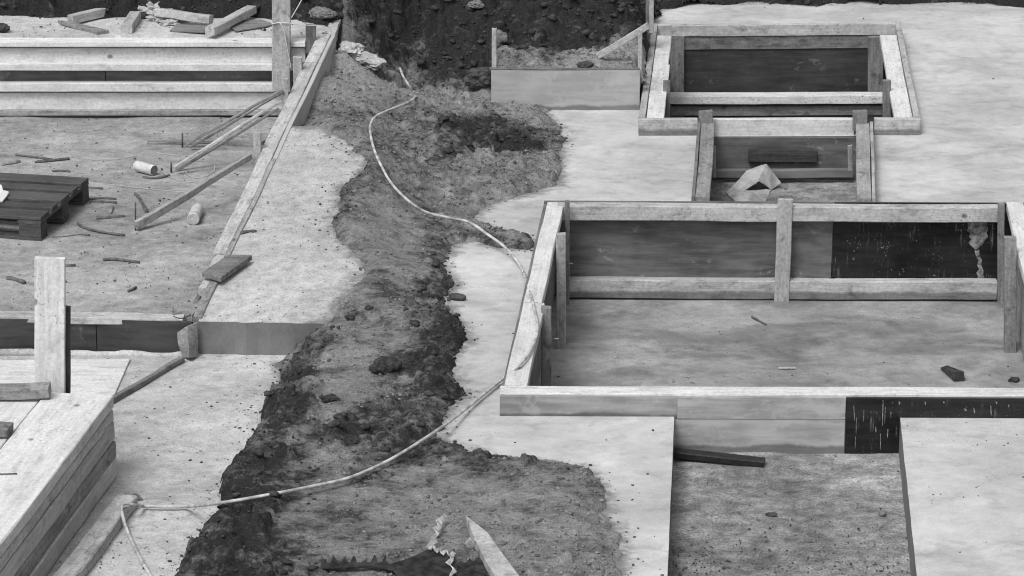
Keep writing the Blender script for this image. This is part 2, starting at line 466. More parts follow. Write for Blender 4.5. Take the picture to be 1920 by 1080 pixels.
def cdt_solid(name, outer, holes, z, depth, mat, step=.15, amp=.003, kind='structure', freq=1.3, zf=None, jit=.004, edge_mat=None):
    loops = [dens(outer, .06, jit)] + [dens(h, .1, jit * .3) for h in holes]
    V2, E = [], []
    for lp in loops:
        s = len(V2); V2 += lp; E += [(s + i, s + (i + 1) % len(lp)) for i in range(len(lp))]
    nb = len(V2)
    xs = [p[0] for p in loops[0]]; ys = [p[1] for p in loops[0]]
    x = min(xs)
    while x < max(xs):
        y = min(ys)
        while y < max(ys):
            q = (x + rng.uniform(-.3, .3) * step, y + rng.uniform(-.3, .3) * step)
            if inside(loops[0], *q) and not any(inside(h, *q) for h in loops[1:]): V2.append(q)
            y += step
        x += step
    vs, es, fs, ov, oe, of = delaunay_2d_cdt([Vector(p) for p in V2], E, [], 0, 1e-5)
    keep = []
    for f in fs:
        cx = sum(vs[i].x for i in f) / len(f); cy = sum(vs[i].y for i in f) / len(f)
        if inside(loops[0], cx, cy) and not any(inside(h, cx, cy) for h in loops[1:]): keep.append(tuple(f))
    zf = zf or (lambda x_, y_: z)
    V = [(v.x, v.y, zf(v.x, v.y) + amp * mnoise.noise((v.x * freq, v.y * freq, z)) ) for v in vs]
    Fc = list(keep)
    # sides: every boundary edge
    cnt = {}
    for f in keep:
        for i in range(len(f)):
            e = (f[i], f[(i + 1) % len(f)]); k = tuple(sorted(e)); cnt.setdefault(k, []).append(e)
    low = {}
    mats = [0] * len(keep)
    for k, l in cnt.items():
        if len(l) == 1:
            i, j = l[0]
            for q in (i, j):
                if q not in low:
                    low[q] = len(V); V.append((V[q][0], V[q][1], V[q][2] - depth if not callable(depth) else depth(V[q][0], V[q][1])))
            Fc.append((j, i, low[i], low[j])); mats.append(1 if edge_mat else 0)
    me = mesh(name, V, Fc)
    me.materials.append(mat)
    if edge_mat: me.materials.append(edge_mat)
    me.polygons.foreach_set('material_index', mats)
    bm = bmesh.new(); bm.from_mesh(me); bmesh.ops.recalc_face_normals(bm, faces=bm.faces)
    if sum(f.normal.z * f.calc_area() for f in bm.faces) < 0: bmesh.ops.reverse_faces(bm, faces=bm.faces)
    bm.to_mesh(me); bm.free()
    o = link(name, me)
    o['kind'] = kind
    return o
xy = lambda p: (p[0], p[1])

# ---- surveyed outlines
RIM = .11
B_FL, B_BL, B_BR = at(937, 741, RIM), at(1020, 377, RIM), at(1925, 381, RIM)
B_FR = B_BR + (B_FL - B_BL); B_FR = Vector((B_FR.x, B_FL.y - .04, RIM))
T_BL, T_BR, T_FR, T_FL = at(1222, 45, RIM), at(1688, 42, RIM), at(1726, 223, RIM), at(1198, 224, RIM)
S_L0, S_R0 = at(1308, 225, RIM), at(1636, 225, RIM)       # small box: rail outer edges, far end
S_L1, S_R1 = at(1297, 371, RIM), at(1643, 373, RIM)       # near end
def inset(P, d):
    c = sum((Vector((p[0], p[1])) for p in P), Vector((0, 0))) / len(P); out = []
    n = len(P)
    for i in range(n):
        p0, p1, p2 = [Vector((P[k % n][0], P[k % n][1])) for k in (i - 1, i, i + 1)]
        e0, e1 = (p1 - p0).normalized(), (p2 - p1).normalized()
        n0, n1 = Vector((-e0.y, e0.x)), Vector((-e1.y, e1.x))
        if (c - p1).dot(n0 + n1) < 0: n0, n1 = -n0, -n1
        b = (n0 + n1); b = b / b.length; k = d / max(.3, b.dot(n0))
        q = p1 + b * k; out.append((q.x, q.y))
    return out
big_hole = inset([B_FL, B_FR, B_BR, B_BL], .012)
top_hole = inset([T_FL, T_FR, T_BR, T_BL], .012)
sm_hole = [(S_L1.x + .012, S_L1.y + .0), (S_R1.x - .012, S_R1.y + .0), (S_R0.x - .012, T_FR.y - .02), (S_L0.x + .012, T_FL.y - .02)]
TR = [at(1265, 787, 0), at(1690, 790, 0), at(1720, 1080, 0), at(1252, 1080, 0)]
def ext(a, b, y):                                          # run the line a->b on to depth y
    k = (y - a.y) / (b.y - a.y); return (a.x + (b.x - a.x) * k, y)
_by = lambda x: B_FL.y + (B_FR.y - B_FL.y) * (x - B_FL.x) / (B_FR.x - B_FL.x) + .0075
tr_hole = [(TR[0].x, _by(TR[0].x)), (TR[1].x, _by(TR[1].x)), ext(TR[1], TR[2], 11.2), ext(TR[0], TR[3], 11.2)]

# ---- outline of everything covered by loose soil (px, py, height of what it lies on)
rz = lambda px, py: (px, py, on_ramp(px, py).z)
SOIL_PX = [(-700, 27, .54), (0, 29, .54), (120, 27, .54), (230, 31, .54), (330, 33, .54), (400, 30, .54), (480, 31, .54), (560, 36, .54), (610, 46, .54), (634, 60, .54)]
WALL_SIDE = [(-1.27, 20.75, .54), (-1.30, 20.2, .4), (-1.40, 19.5, .2), (-1.45, 19.15, .13)]
SOIL_PX2 = [rz(*p) for p in [(600, 238), (650, 262), (682, 300), (670, 332), (640, 362), (622, 420), (640, 456), (680, 490), (688, 515), (662, 545), (634, 575), (628, 606)]]
SOIL_PX3 = [(624, 622, -.06), (596, 650, -.15), (556, 672, LOW), (522, 684, LOW), (530, 720, LOW), (520, 760, LOW), (512, 800, LOW), (526, 822, LOW), (488, 862, LOW), (468, 905, LOW), (440, 945, LOW), (440, 985, LOW), (414, 1024, LOW), (374, 1082, LOW), (330, 1170, LOW), (300, 1300, LOW)]
SOIL_R = [(1190, 1300, 0), (1150, 1140, 0), (1158, 1060, 0), (1150, 1005, 0), (1128, 965, 0), (1138, 925, 0), (1112, 886, 0), (1060, 872, 0), (960, 862, 0), (900, 852, 0), (848, 836, 0), (815, 815, 0), (832, 782, 0), (846, 758, 0), (864, 735, 0), (846, 692, 0), (850, 664, 0), (874, 640, 0), (868, 612, 0), (845, 595, 0), (822, 572, 0), (852, 537, 0), (832, 500, 0), (850, 465, 0), (880, 440, 0), (930, 464, 0), (996, 470, 0), (1000, 452, 0), (950, 440, 0), (905, 424, 0), (882, 408, 0), (920, 382, 0), (1000, 362, 0), (1040, 348, 0), (1050, 300, 0), (1056, 262, 0), (1022, 214, 0)]
SOIL_W = [(.25, 20.80, 0), (.25, 20.88, 0), (.83, 20.88, .1), (.86, 21.4, .1), (.97, 22.95, .05)]
SOIL_T = [(1222, 36, 0), (1236, 20, 0), (1290, 6, 0), (1380, 8, 0), (1405, 2, 0), (1500, 10, 0), (1535, 11, 0), (1556, 3, 0), (1700, 8, 0), (1780, 4, 0), (1850, 6, 0), (1915, 14, 0), (2500, 16, 0)]
poly = []
for p in SOIL_PX: q = at(*p); poly.append((q.x, q.y, p[2]))
poly += WALL_SIDE
for L_ in (SOIL_PX2, SOIL_PX3, SOIL_R):
    for p in L_: q = at(*p); poly.append((q.x, q.y, p[2]))
poly += SOIL_W
for p in SOIL_T: q = at(*p); poly.append((q.x, q.y, p[2]))
poly += [(6.6, 29, .2), (-7.5, 29, .8)]
NS = len(SOIL_PX) + len(WALL_SIDE) + len(SOIL_PX2) + len(SOIL_PX3)

# ---- slabs
left_edge = []
for p in SOIL_R:                                            # the slab runs on a hand's breadth under the mud
    q = at(*p); left_edge.append((q.x - .12, q.y))
r_out = [(-.1, 11.0), (5.2, 11.0), (6.4, 25.6), (1.2, 25.6), (.9, 22.9), (.86, 20.9), (.2, 20.86)]
le = [at(1120, 1300, 0), at(1095, 1060, 0), at(1085, 920, 0), at(1040, 892, 0), at(840, 860, 0), at(785, 815, 0), at(805, 760, 0), at(825, 730, 0), at(805, 670, 0), at(825, 625, 0), at(785, 575, 0), at(805, 535, 0), at(790, 500, 0), at(830, 440, 0), at(860, 395, 0), at(990, 345, 0), at(1010, 260, 0), at(985, 212, 0)]
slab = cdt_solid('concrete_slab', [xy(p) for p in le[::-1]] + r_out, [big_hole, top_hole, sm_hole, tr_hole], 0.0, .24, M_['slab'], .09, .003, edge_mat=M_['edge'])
tag(slab, kind='structure')

re_ = [on_ramp(*p) for p in [(600, 236), (648, 258), (688, 299), (680, 332), (660, 362), (655, 420), (672, 456), (712, 490), (722, 515), (695, 545), (668, 575)]]
S0, S1 = on_ramp(376, 600), on_ramp(613, 100)               # right edge of the edge formwork, near and far
def edge_pt(Y, off=0.0):
    k = (Y - S0.y) / (S1.y - S0.y)
    return Vector((S0.x + (S1.x - S0.x) * k + off, Y, ramp_z(Y)))
fe0, fe1 = at(372, 601, 0), at(640, 607, 0)
ramp_pts = [xy(edge_pt(fe0.y, -.01)), (fe1.x, fe1.y)] + [xy(p) for p in re_[::-1]] + [xy(edge_pt(on_ramp(545, 236).y, -.01))]
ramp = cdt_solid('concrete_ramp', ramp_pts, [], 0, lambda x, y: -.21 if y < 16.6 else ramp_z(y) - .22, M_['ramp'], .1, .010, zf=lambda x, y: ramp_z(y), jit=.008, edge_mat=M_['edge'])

low = cdt_solid('lower_slab', [(-5.5, 11), (-.7, 11), (-.7, 16.2), (-1.3, 16.45), (-5.5, 16.62)], [], LOW, .06, M_['low'], .08, .004)
trench = cdt_solid('trench_floor', [(.55, 11), (2.1, 11), (2.1, B_FL.y + .0), (.55, B_FL.y + .01)], [], LOW, .06, M_['trench'], .04, .010, freq=9)
pit = cdt_solid('pit_floor', inset([B_FL, B_FR, B_BR, B_BL], .03), [], PIT, .05, M_['pit'], .15, .003)
pit2 = cdt_solid('deep_pit_floor', inset([T_FL, T_FR, T_BR, T_BL], .03), [], -.72, .05, M_['pit'], .3, .003)
pit3 = cdt_solid('step_pit_floor', inset(sm_hole, .003), [], -.29, .05, M_['trench'], .04, .008, freq=8)

FY = 20.64                                                   # foot of the tall formwork at the back left
floor_pts = [(-5.5, 16.46), xy(edge_pt(16.44, -.06)), xy(edge_pt(20.6, -.06)), (-5.5, 20.72)]
sand = cdt_solid('sandy_floor', floor_pts, [], 0, .04, M_['sand'], .05, .016, freq=2.6)
plat = cdt_solid('upper_platform', [(-5.6, 20.70), (-1.19, 20.70), (-1.12, 22.2), (-5.6, 22.4)], [], .535, .3, M_['plat'], .06, .012, freq=3)

g = 150
ground = link('ground', mesh('ground', [(-g, -g, -1.3), (g, -g, -1.3), (g, g + 60, -1.3), (-g, g + 60, -1.3)], [(0, 1, 2, 3)]), M_['clod'])
tag(ground, kind='structure')

# ---- loose soil: one height field
def vnoise(x, y, seed=0):
    xi, yi = np.floor(x).astype(np.int64), np.floor(y).astype(np.int64); fx, fy = x - xi, y - yi
    def h(a, b):
        n = (a * 374761393 + b * 668265263 + seed * 974634777) & 0xffffffff
        n = ((n ^ (n >> 13)) * 1274126177) & 0xffffffff
        return ((n ^ (n >> 16)) & 0xffff) / 65535.0
    u, v = fx * fx * (3 - 2 * fx), fy * fy * (3 - 2 * fy)
    return (h(xi, yi) * (1 - u) + h(xi + 1, yi) * u) * (1 - v) + (h(xi, yi + 1) * (1 - u) + h(xi + 1, yi + 1) * u) * v
def fbm(x, y, f, o=4, seed=0, g=.5):
    r = 0; a = 1; s = 0
    for i in range(o):
        r = r + a * (vnoise(x * f, y * f, seed + i * 17) - .5) * 2; s += a; a *= g; f *= 2.03
    return r / s
PA = np.array(poly)
def sdf(x, y):
    x = np.asarray(x); y = np.asarray(y)
    best = np.full(x.shape, 1e9); ins = np.zeros(x.shape, bool)
    for i in range(len(PA)):
        ax, ay = PA[i, 0], PA[i, 1]; bx, by = PA[(i + 1) % len(PA), 0], PA[(i + 1) % len(PA), 1]
        dx, dy = bx - ax, by - ay
        t = np.clip(((x - ax) * dx + (y - ay) * dy) / (dx * dx + dy * dy + 1e-12), 0, 1)
        best = np.minimum(best, (x - ax - t * dx) ** 2 + (y - ay - t * dy) ** 2)
        c = (ay > y) != (by > y)
        ins ^= c & (x < dx * (y - ay) / (dy if abs(dy) > 1e-12 else 1e-12) + ax)
    return np.where(ins, 1, -1) * np.sqrt(best)
ctrl = [(p[0], p[1], p[2]) for p in poly]
n_ = len(PA)
for i in range(len(SOIL_PX) + len(WALL_SIDE), NS + len(SOIL_R)):    # a little inside the outline, slightly higher
    a, b, c = PA[i - 1], PA[i], PA[(i + 1) % n_]
    t = c[:2] - a[:2]; nn = np.array([-t[1], t[0]]); nn /= np.linalg.norm(nn) + 1e-9
    for s in (1, -1):
        q = b[:2] + nn * .10 * s
        if sdf(np.array([q[0]]), np.array([q[1]]))[0] > .06: ctrl.append((q[0], q[1], b[2] + .022)); break
for (px, py, z) in [(650, 170, .14), (700, 180, .1), (800, 180, .08), (900, 200, .04), (980, 290, .05), (880, 325, .09), (800, 330, .08), (905, 262, .03), (950, 285, -.02), (740, 290, .10), (730, 350, .12),
                    (730, 420, .08), (740, 480, .04), (740, 560, .01), (720, 640, -.03), (650, 700, -.10), (740, 720, -.03), (640, 800, -.11), (740, 810, -.02), (560, 860, -.15), (680, 880, -.08), (820, 900, -.01), (950, 930, .01), (600, 980, -.12),
                    (760, 1000, -.04), (900, 1030, .0), (1050, 980, .015), (500, 1060, -.15), (650, 1080, -.10), (800, 1150, -.06), (1000, 1120, 0), (600, 1250, -.12), (600, 672, -.17), (632, 652, -.11), (655, 634, -.05), (570, 700, -.18), (618, 690, -.13),
                    (645, 80, .52), (640, 108, .40), (630, 155, .26), (672, 135, .22), (690, 110, .25), (760, 128, .10), (860, 130, .10), (720, 70, .34), (820, 75, .26), (920, 90, .22), (760, 20, .46), (900, 20, .42), (1020, 60, .30), (1020, 10, .44), (1110, 70, .28), (1110, 10, .42), (1185, 90, .24), (1195, 20, .34),
                    (655, 50, .48), (650, 10, .60), (540, 8, .66), (350, 5, .66), (150, 2, .66), (-150, 2, .66), (800, -60, .62), (1050, -60, .60), (450, -60, .85), (100, -60, .85), (1240, -25, .30), (1300, -30, .16), (1600, -30, .16), (1900, -30, .16), (1250, -80, .5), (1600, -100, .4), (2000, -100, .4)]:
    q = at(px, py, z); ctrl.append((q.x, q.y, z))
CT = np.array(ctrl)
def tps(r2): return np.where(r2 > 1e-12, r2 * np.log(np.maximum(r2, 1e-12)), 0)
K = tps(((CT[:, None, :2] - CT[None, :, :2]) ** 2).sum(-1)) + np.eye(len(CT)) * 2e-2
Pm = np.c_[np.ones(len(CT)), CT[:, :2]]
A_ = np.block([[K, Pm], [Pm.T, np.zeros((3, 3))]])
W_ = np.linalg.solve(A_, np.r_[CT[:, 2], 0, 0, 0])
def base_h(x, y):
    x = np.asarray(x, float); y = np.asarray(y, float)
    ux = np.arange(-5.6, 6.0, .06); uy = np.arange(11.6, 27, .06)
    CX, CY = np.meshgrid(ux, uy); T = tps_h(CX, CY)
    fx = np.clip((x - ux[0]) / .06, 0, len(ux) - 1.001); fy = np.clip((y - uy[0]) / .06, 0, len(uy) - 1.001)
    ix, iy = fx.astype(int), fy.astype(int); fx, fy = fx - ix, fy - iy
    r = (T[iy, ix] * (1 - fx) + T[iy, ix + 1] * fx) * (1 - fy) + (T[iy + 1, ix] * (1 - fx) + T[iy + 1, ix + 1] * fx) * fy
    back = np.clip((y - 20.85) / .02, 0, 1) * np.clip((x + .14) / .05, 0, 1) * np.clip((1.25 - x) / .2, 0, 1) * np.clip((21.9 - y) / .6, 0, 1)
    return np.maximum(r, back * .255)
def tps_h(x, y):
    r = W_[-3] + W_[-2] * x + W_[-1] * y
    for i in range(len(CT)):
        r = r + W_[i] * tps((x - CT[i, 0]) ** 2 + (y - CT[i, 1]) ** 2)
    return np.clip(r, -.25, 1.1)
# kind of soil: (px, py, damp, rough)
ZN = [(700, 40, .95, 1), (850, 60, 1, 1), (1000, 60, .95, 1), (1120, 30, .8, .8), (1200, 20, .8, .7), (500, 10, .95, .9), (200, 5, .95, .9), (50, 10, .9, .8), (640, 90, .9, .9), (780, 110, .9, .9), (860, 110, .9, 1), (1020, 105, .85, .8),
      (1090, 75, .6, .5), (1150, 100, .35, .4), (1080, 118, .15, .3), (1170, 118, .1, .3), (660, 140, .25, .5), (680, 165, .25, .5), (790, 150, .15, .45), (890, 150, .7, .9), (880, 185, .2, .45), (760, 220, .32, .5), (850, 235, .25, .5), (980, 230, .32, .45), (1020, 320, .30, .7), (900, 335, .38, .8),
      (850, 305, .8, .9), (800, 285, .7, .9), (890, 265, 1, 1), (930, 262, 1, 1), (950, 285, 1.1, 1), (740, 275, .5, .6), (620, 190, .1, .3), (640, 240, .2, .4), (700, 230, .25, .4), (690, 330, .5, .5), (720, 400, .55, .3), (740, 440, .42, .12), (650, 430, .7, .7), (800, 370, .5, .6), (860, 380, .45, .6), (900, 400, .4, .5),
      (700, 500, .42, .15), (760, 520, .42, .15), (825, 500, .75, .7), (820, 560, .8, .9), (690, 580, .5, .25), (650, 600, .6, .5), (720, 640, .40, .15), (640, 680, .36, .3), (835, 640, .95, 1), (790, 625, .65, .8), (830, 710, .95, 1), (770, 700, .7, .7), (600, 650, .7, .7), (550, 690, .95, 1), (548, 770, .95, 1), (640, 730, .42, .15), (620, 770, .42, .25),
      (640, 820, .85, .9), (700, 810, .8, .9), (780, 800, .75, .9), (560, 830, .7, .7), (505, 880, .95, 1), (478, 960, 1, 1), (440, 1040, 1, 1), (560, 900, .75, .7), (620, 860, .5, .4), (700, 850, .7, .6), (800, 850, .85, .8), (900, 865, .75, .7), (1000, 877, .62, .55), (1085, 890, .58, .55), (1115, 930, .45, .5),
      (620, 930, .52, .3), (560, 980, .6, .35), (700, 950, .46, .15), (800, 900, .46, .15), (900, 930, .46, .15), (1000, 960, .42, .25), (1050, 1000, .36, .4), (1120, 1000, .36, .5), (1100, 1050, .30, .45), (700, 1020, .46, .25), (800, 990, .3, .4), (980, 1040, .46, .5), (930, 455, .6, .8), (985, 462, .65, .8), (520, 1080, .8, .8), (700, 1200, .5, .3),
      (1500, 0, .8, .8), (1900, 0, .8, .8), (1300, 0, .7, .7)]
ZA = []
for (px, py, d_, r_) in ZN:
    z = (.62 if px < 640 else max(0, .45 * (145 - py) / 140)) if (py < 140 and px < 1215) else 0.0
    q = at(px, py, z); ZA.append((q.x, q.y, d_, r_))
ZA = np.array(ZA)
CELL = .0125
gx = np.arange(-5.2, 5.6, CELL); gy = np.arange(11.9, 26.6, CELL)
# work only where soil can be
GX, GY = np.meshgrid(gx, gy)
coarse = 8
cs = sdf(GX[::coarse, ::coarse], GY[::coarse, ::coarse])
near = np.repeat(np.repeat(cs > -.35, coarse, 0), coarse, 1)[:GX.shape[0], :GX.shape[1]]
near &= np.abs(GX) < (GY * .175 + .35)
ii = np.nonzero(near)
X, Y = GX[ii], GY[ii]
e = sdf(X, Y) + .045 * fbm(X, Y, 6, 4, 3) + .028 * fbm(X, Y, 24, 3, 9)
bh = base_h(X, Y)
cap = LOW + .015 + np.clip((X + 1.24) / .30, 0, 2) * .19                    # the bank stays low in front of the ramp's cast face
bh = np.where((Y < 16.37) & (Y > 15.3) & (X < -.92), np.minimum(bh, cap), bh)
num_d = np.zeros_like(X); num_r = np.zeros_like(X); den = np.zeros_like(X)
for (zx, zy, d_, r_) in ZA:
    w = 1 / ((X - zx) ** 2 + ((Y - zy) * .55) ** 2 + .002) ** 2
    num_d += w * d_; num_r += w * r_; den += w
damp = num_d / den; rough = num_r / den
sst = lambda a, b, v: (lambda t: t * t * (3 - 2 * t))(np.clip((v - a) / (b - a), 0, 1))
bank = sst(21.0, 21.75, Y + .30 * fbm(X, Y, 3, 4, 5))                     # the damp earth bank along the back
fill = sst(.2, .5, X) * sst(21.75, 21.5, Y + .5 * (.85 - X)) * (X < 1.05)     # dry sand behind the low shutter
bank = np.where((X < -1.15) & (Y > 20.7), 1.0, bank) * (1 - fill)
damp = np.where(bank > 0, damp * (1 - bank) + 1.12 * bank, damp) * (1 - .8 * fill * (Y > 20.85)); rough = rough * (1 - bank) + bank * np.where(X > 1.0, .7, 1.0)
damp = damp + .12 * fbm(X, Y, 3.5, 4, 21)
rough = np.clip(rough + .15 * fbm(X, Y, 5, 3, 33), .05, 1.2)
th = .018 * (1 - np.exp(-np.maximum(e, 0) / .05)) + .004
H0 = bh + th
hg = H0 + rough * (.024 * fbm(X, Y, 4.2, 4, 41) + .020 * np.abs(fbm(X, Y, 13, 4, 51, .6))) + .004 * fbm(X, Y, 22, 3, 61) + .012 * fbm(X, Y, 2.2, 3, 71)
HG = np.full(GX.shape, np.nan); HG[ii] = hg
RG = np.zeros(GX.shape); RG[ii] = rough
EG = np.full(GX.shape, -1.0); EG[ii] = e
nr = np.random.RandomState(4)
def stamp(cx, cy, rad, hh):
    i0, i1 = int((cy - rad - gy[0]) / CELL), int((cy + rad - gy[0]) / CELL) + 2
    j0, j1 = int((cx - rad - gx[0]) / CELL), int((cx + rad - gx[0]) / CELL) + 2
    if i0 < 0 or j0 < 0 or i1 >= len(gy) or j1 >= len(gx): return
    sx, sy = GX[i0:i1, j0:j1], GY[i0:i1, j0:j1]
    an = nr.uniform(0, 3.14); ca, sa = math.cos(an), math.sin(an); asp = nr.uniform(.6, 1.0)
    u, v = (sx - cx) * ca + (sy - cy) * sa, (-(sx - cx) * sa + (sy - cy) * ca) / asp
    k = (u * u + v * v) / (rad * rad)
    tl = nr.uniform(-.35, .35, 2)
    bump = hh * (np.sqrt(np.maximum(1 - k, 0)) * (1 + tl[0] * u / rad + tl[1] * v / rad))
    c0 = HG[int((cy - gy[0]) / CELL), int((cx - gx[0]) / CELL)]
    if np.isnan(c0): return
    cand = np.where(k < 1, c0 - .25 * hh + bump, -9)
    HG[i0:i1, j0:j1] = np.where(np.isnan(HG[i0:i1, j0:j1]), HG[i0:i1, j0:j1], np.maximum(HG[i0:i1, j0:j1], cand))
idx = np.nonzero((e > .0) & (rough > .35))[0]
pick = nr.choice(idx, 26000)
for k in pick:
    rr = rough[k]
    if nr.rand() > rr ** 1.3: continue
    far = 1.5 if Y[k] > 21.2 else 1.0
    rad = min(.08, (.013 + .038 * nr.rand() ** 3.5) * (.6 + .6 * rr) * far)
    if e[k] < rad * .7: continue
    stamp(X[k], Y[k], rad, rad * nr.uniform(.5, .95))
for (cx0, cx1, cy0, cy1, n_l, r0, r1) in ((770, 1040, 300, 395, 170, .02, .065), (760, 980, 245, 300, 70, .02, .055), (520, 600, 680, 800, 60, .02, .05), (400, 520, 860, 1080, 110, .02, .055), (610, 790, 785, 835, 60, .02, .05), (810, 870, 600, 780, 60, .02, .045)):
    for _ in range(n_l):                                   # heaps of larger lumps
        q = at(nr.uniform(cx0, cx1), nr.uniform(cy0, cy1), 0.03); rad = r0 + (r1 - r0) * nr.rand() ** 2
        if EG[int((q.y - gy[0]) / CELL), int((q.x - gx[0]) / CELL)] > rad: stamp(q.x, q.y, rad, rad * nr.uniform(.5, .9))
hg = HG[ii] + np.clip(rough, 0, 1) * .007 * fbm(X, Y, 38, 2, 81)
dive = np.where(e < 0, e * 2.2 - .004, 0)
hg = np.where(e < .02, np.minimum(hg, bh + th + .03 * rough), hg) + dive
HG[ii] = hg
keepv = np.zeros(GX.shape, bool); keepv[ii] = (e > -.06)
full = keepv[:-1, :-1] & keepv[1:, :-1] & keepv[:-1, 1:] & keepv[1:, 1:]
vid = np.full(GX.shape, -1); used = np.zeros(GX.shape, bool)
for a in (slice(0, -1), slice(1, None)):
    for b in (slice(0, -1), slice(1, None)): used[a, b] |= full
vid[used] = np.arange(used.sum())
fi, fj = np.nonzero(full)
quads = np.stack([vid[fi, fj], vid[fi, fj + 1], vid[fi + 1, fj + 1], vid[fi + 1, fj]], 1).astype(np.int32)
jx = nr.uniform(-.3, .3, used.sum()) * CELL; jy = nr.uniform(-.3, .3, used.sum()) * CELL
co = np.stack([GX[used] + jx, GY[used] + jy, HG[used]], 1).astype(np.float32)
me = bpy.data.meshes.new('loose_soil')
me.vertices.add(len(co)); me.vertices.foreach_set('co', co.ravel())
me.loops.add(quads.size); me.loops.foreach_set('vertex_index', quads.ravel())
me.polygons.add(len(quads)); me.polygons.foreach_set('loop_start', np.arange(0, quads.size, 4, dtype=np.int32))
me.update(calc_edges=True); me.validate()
me.polygons.foreach_set('use_smooth', np.ones(len(quads), bool))
DG = np.zeros(GX.shape); DG[ii] = damp
at_ = me.attributes.new('damp', 'FLOAT', 'POINT'); at_.data.foreach_set('value', DG[used].astype(np.float32))
soil = link('loose_soil', me, M_['soil']); tag(soil, kind='structure')
print('soil quads', len(quads))

def surf(x, y):
    """height of the walkable surface"""
    h = -9
    if 11.9 < y < 26.5 and -5.1 < x < 5.5:
        v = HG[int((y - gy[0]) / CELL), int((x - gx[0]) / CELL)]
        if EG[int((y - gy[0]) / CELL), int((x - gx[0]) / CELL)] > -.02 and not math.isnan(v): h = v
    if inside(ramp_pts, x, y): h = max(h, ramp_z(y))
    if x > -.45 and inside(slab_poly, x, y): h = max(h, 0.0)
    if inside(floor_pts, x, y): h = max(h, 0.0)
    if y < 16.4 and x < -.6: h = max(h, LOW)
    if y > 20.7 and x < -1.1 and y < 22.2: h = max(h, .535)
    return h if h > -5 else 0.0
slab_poly = [xy(p) for p in le[::-1]] + r_out
def on(px, py, dz=0.0):
    z = 0.0
    for _ in range(14):
        p = at(px, py, z + dz); z = .5 * z + .5 * surf(p.x, p.y)
    return Vector((p.x, p.y, z + dz))

# ---- clods and crumbs too many to count
ICO = None
def ico_pts():
    bm = bmesh.new(); bmesh.ops.create_icosphere(bm, subdivisions=1, radius=1.0)
    bm.verts.ensure_lookup_table()
    v = np.array([x.co[:] for x in bm.verts]); f = np.array([[x.index for x in q.verts] for q in bm.faces]); bm.free()
    return v, f
IV, IF = ico_pts()
bmx = bmesh.new(); bmesh.ops.create_icosphere(bmx, subdivisions=2, radius=1.0)
IV2 = np.array([x.co[:] for x in bmx.verts]); IF2 = np.array([[x.index for x in q.verts] for q in bmx.faces]); bmx.free()
def scatter(name, items, mat, label, cat, fine=False, smooth=False):
    """items: (x, y, z, radius)"""
    V0, F0 = (IV2, IF2) if fine else (IV, IF)
    VV, FF = [], []
    shapes = [V0 * (1 + nr.uniform(-.38, .30, (len(V0), 1))) * nr.uniform(.7, 1.25, (1, 3)) for _ in range(24)]
    for i, (x, y, z, r) in enumerate(items):
        s = shapes[i % 24] * r * np.array([nr.uniform(.75, 1.35), nr.uniform(.75, 1.35), nr.uniform(.5, .85)])
        a = nr.uniform(0, 6.28); c, d = math.cos(a), math.sin(a)
        s = np.stack([s[:, 0] * c - s[:, 1] * d, s[:, 0] * d + s[:, 1] * c, s[:, 2]], 1) + np.array([x, y, z + r * .25])
        VV.append(s); FF.append(F0 + i * len(V0))
    VV = np.concatenate(VV).astype(np.float32); FF = np.concatenate(FF).astype(np.int32)
    me = bpy.data.meshes.new(name)
    me.vertices.add(len(VV)); me.vertices.foreach_set('co', VV.ravel())
    me.loops.add(FF.size); me.loops.foreach_set('vertex_index', FF.ravel())
    me.polygons.add(len(FF)); me.polygons.foreach_set('loop_start', np.arange(0, FF.size, 3, dtype=np.int32))
    me.update(calc_edges=True)
    if smooth: me.polygons.foreach_set('use_smooth', np.ones(len(FF), bool))
    return tag(link(name, me, mat), label, cat, None, 'stuff')
def clods(cond, n, prob, r0, r1, pw, fine):
    out = []; idx = np.nonzero(cond)[0]
    for k in nr.choice(idx, n):
        if nr.rand() > prob(k): continue
        far = 1.35 if Y[k] > 21.2 else 1.0
        z = HG[ii[0][k], ii[1][k]] if e[k] > .0 else bh[k]
        out.append((X[k], Y[k], z, (r0 + (r1 - r0) * nr.rand() ** pw) * far))
    return out
dk = damp + .25 * fbm(X, Y, 9, 3, 91) > .64
big_ = clods((e > -.02) & (rough > .5) & dk, 5200, lambda k: rough[k] ** 2, .009, .032, 3.0, True)
scatter('soil_clods', big_, M_['clod'], 'dark clods of damp soil lying over the mud and the earth bank', 'soil')
sm_ = clods((e > -.05) & (rough > .25) & dk, 30000, lambda k: rough[k] ** 1.5 * (1 if e[k] > 0 else math.exp(e[k] / .02)), .003, .012, 2.2, False)
scatter('soil_grains', sm_, M_['clod'], 'fine dark soil grains covering the mud and the earth bank', 'soil')
gr_ = clods((e > .02) & ~dk, 17000, lambda k: min(1, rough[k] * 1.3), .0025, .012, 3.0, False)
scatter('gravel', gr_, M_['gravel'], 'grey gravel and grit strewn over the drier trampled ground', 'gravel')

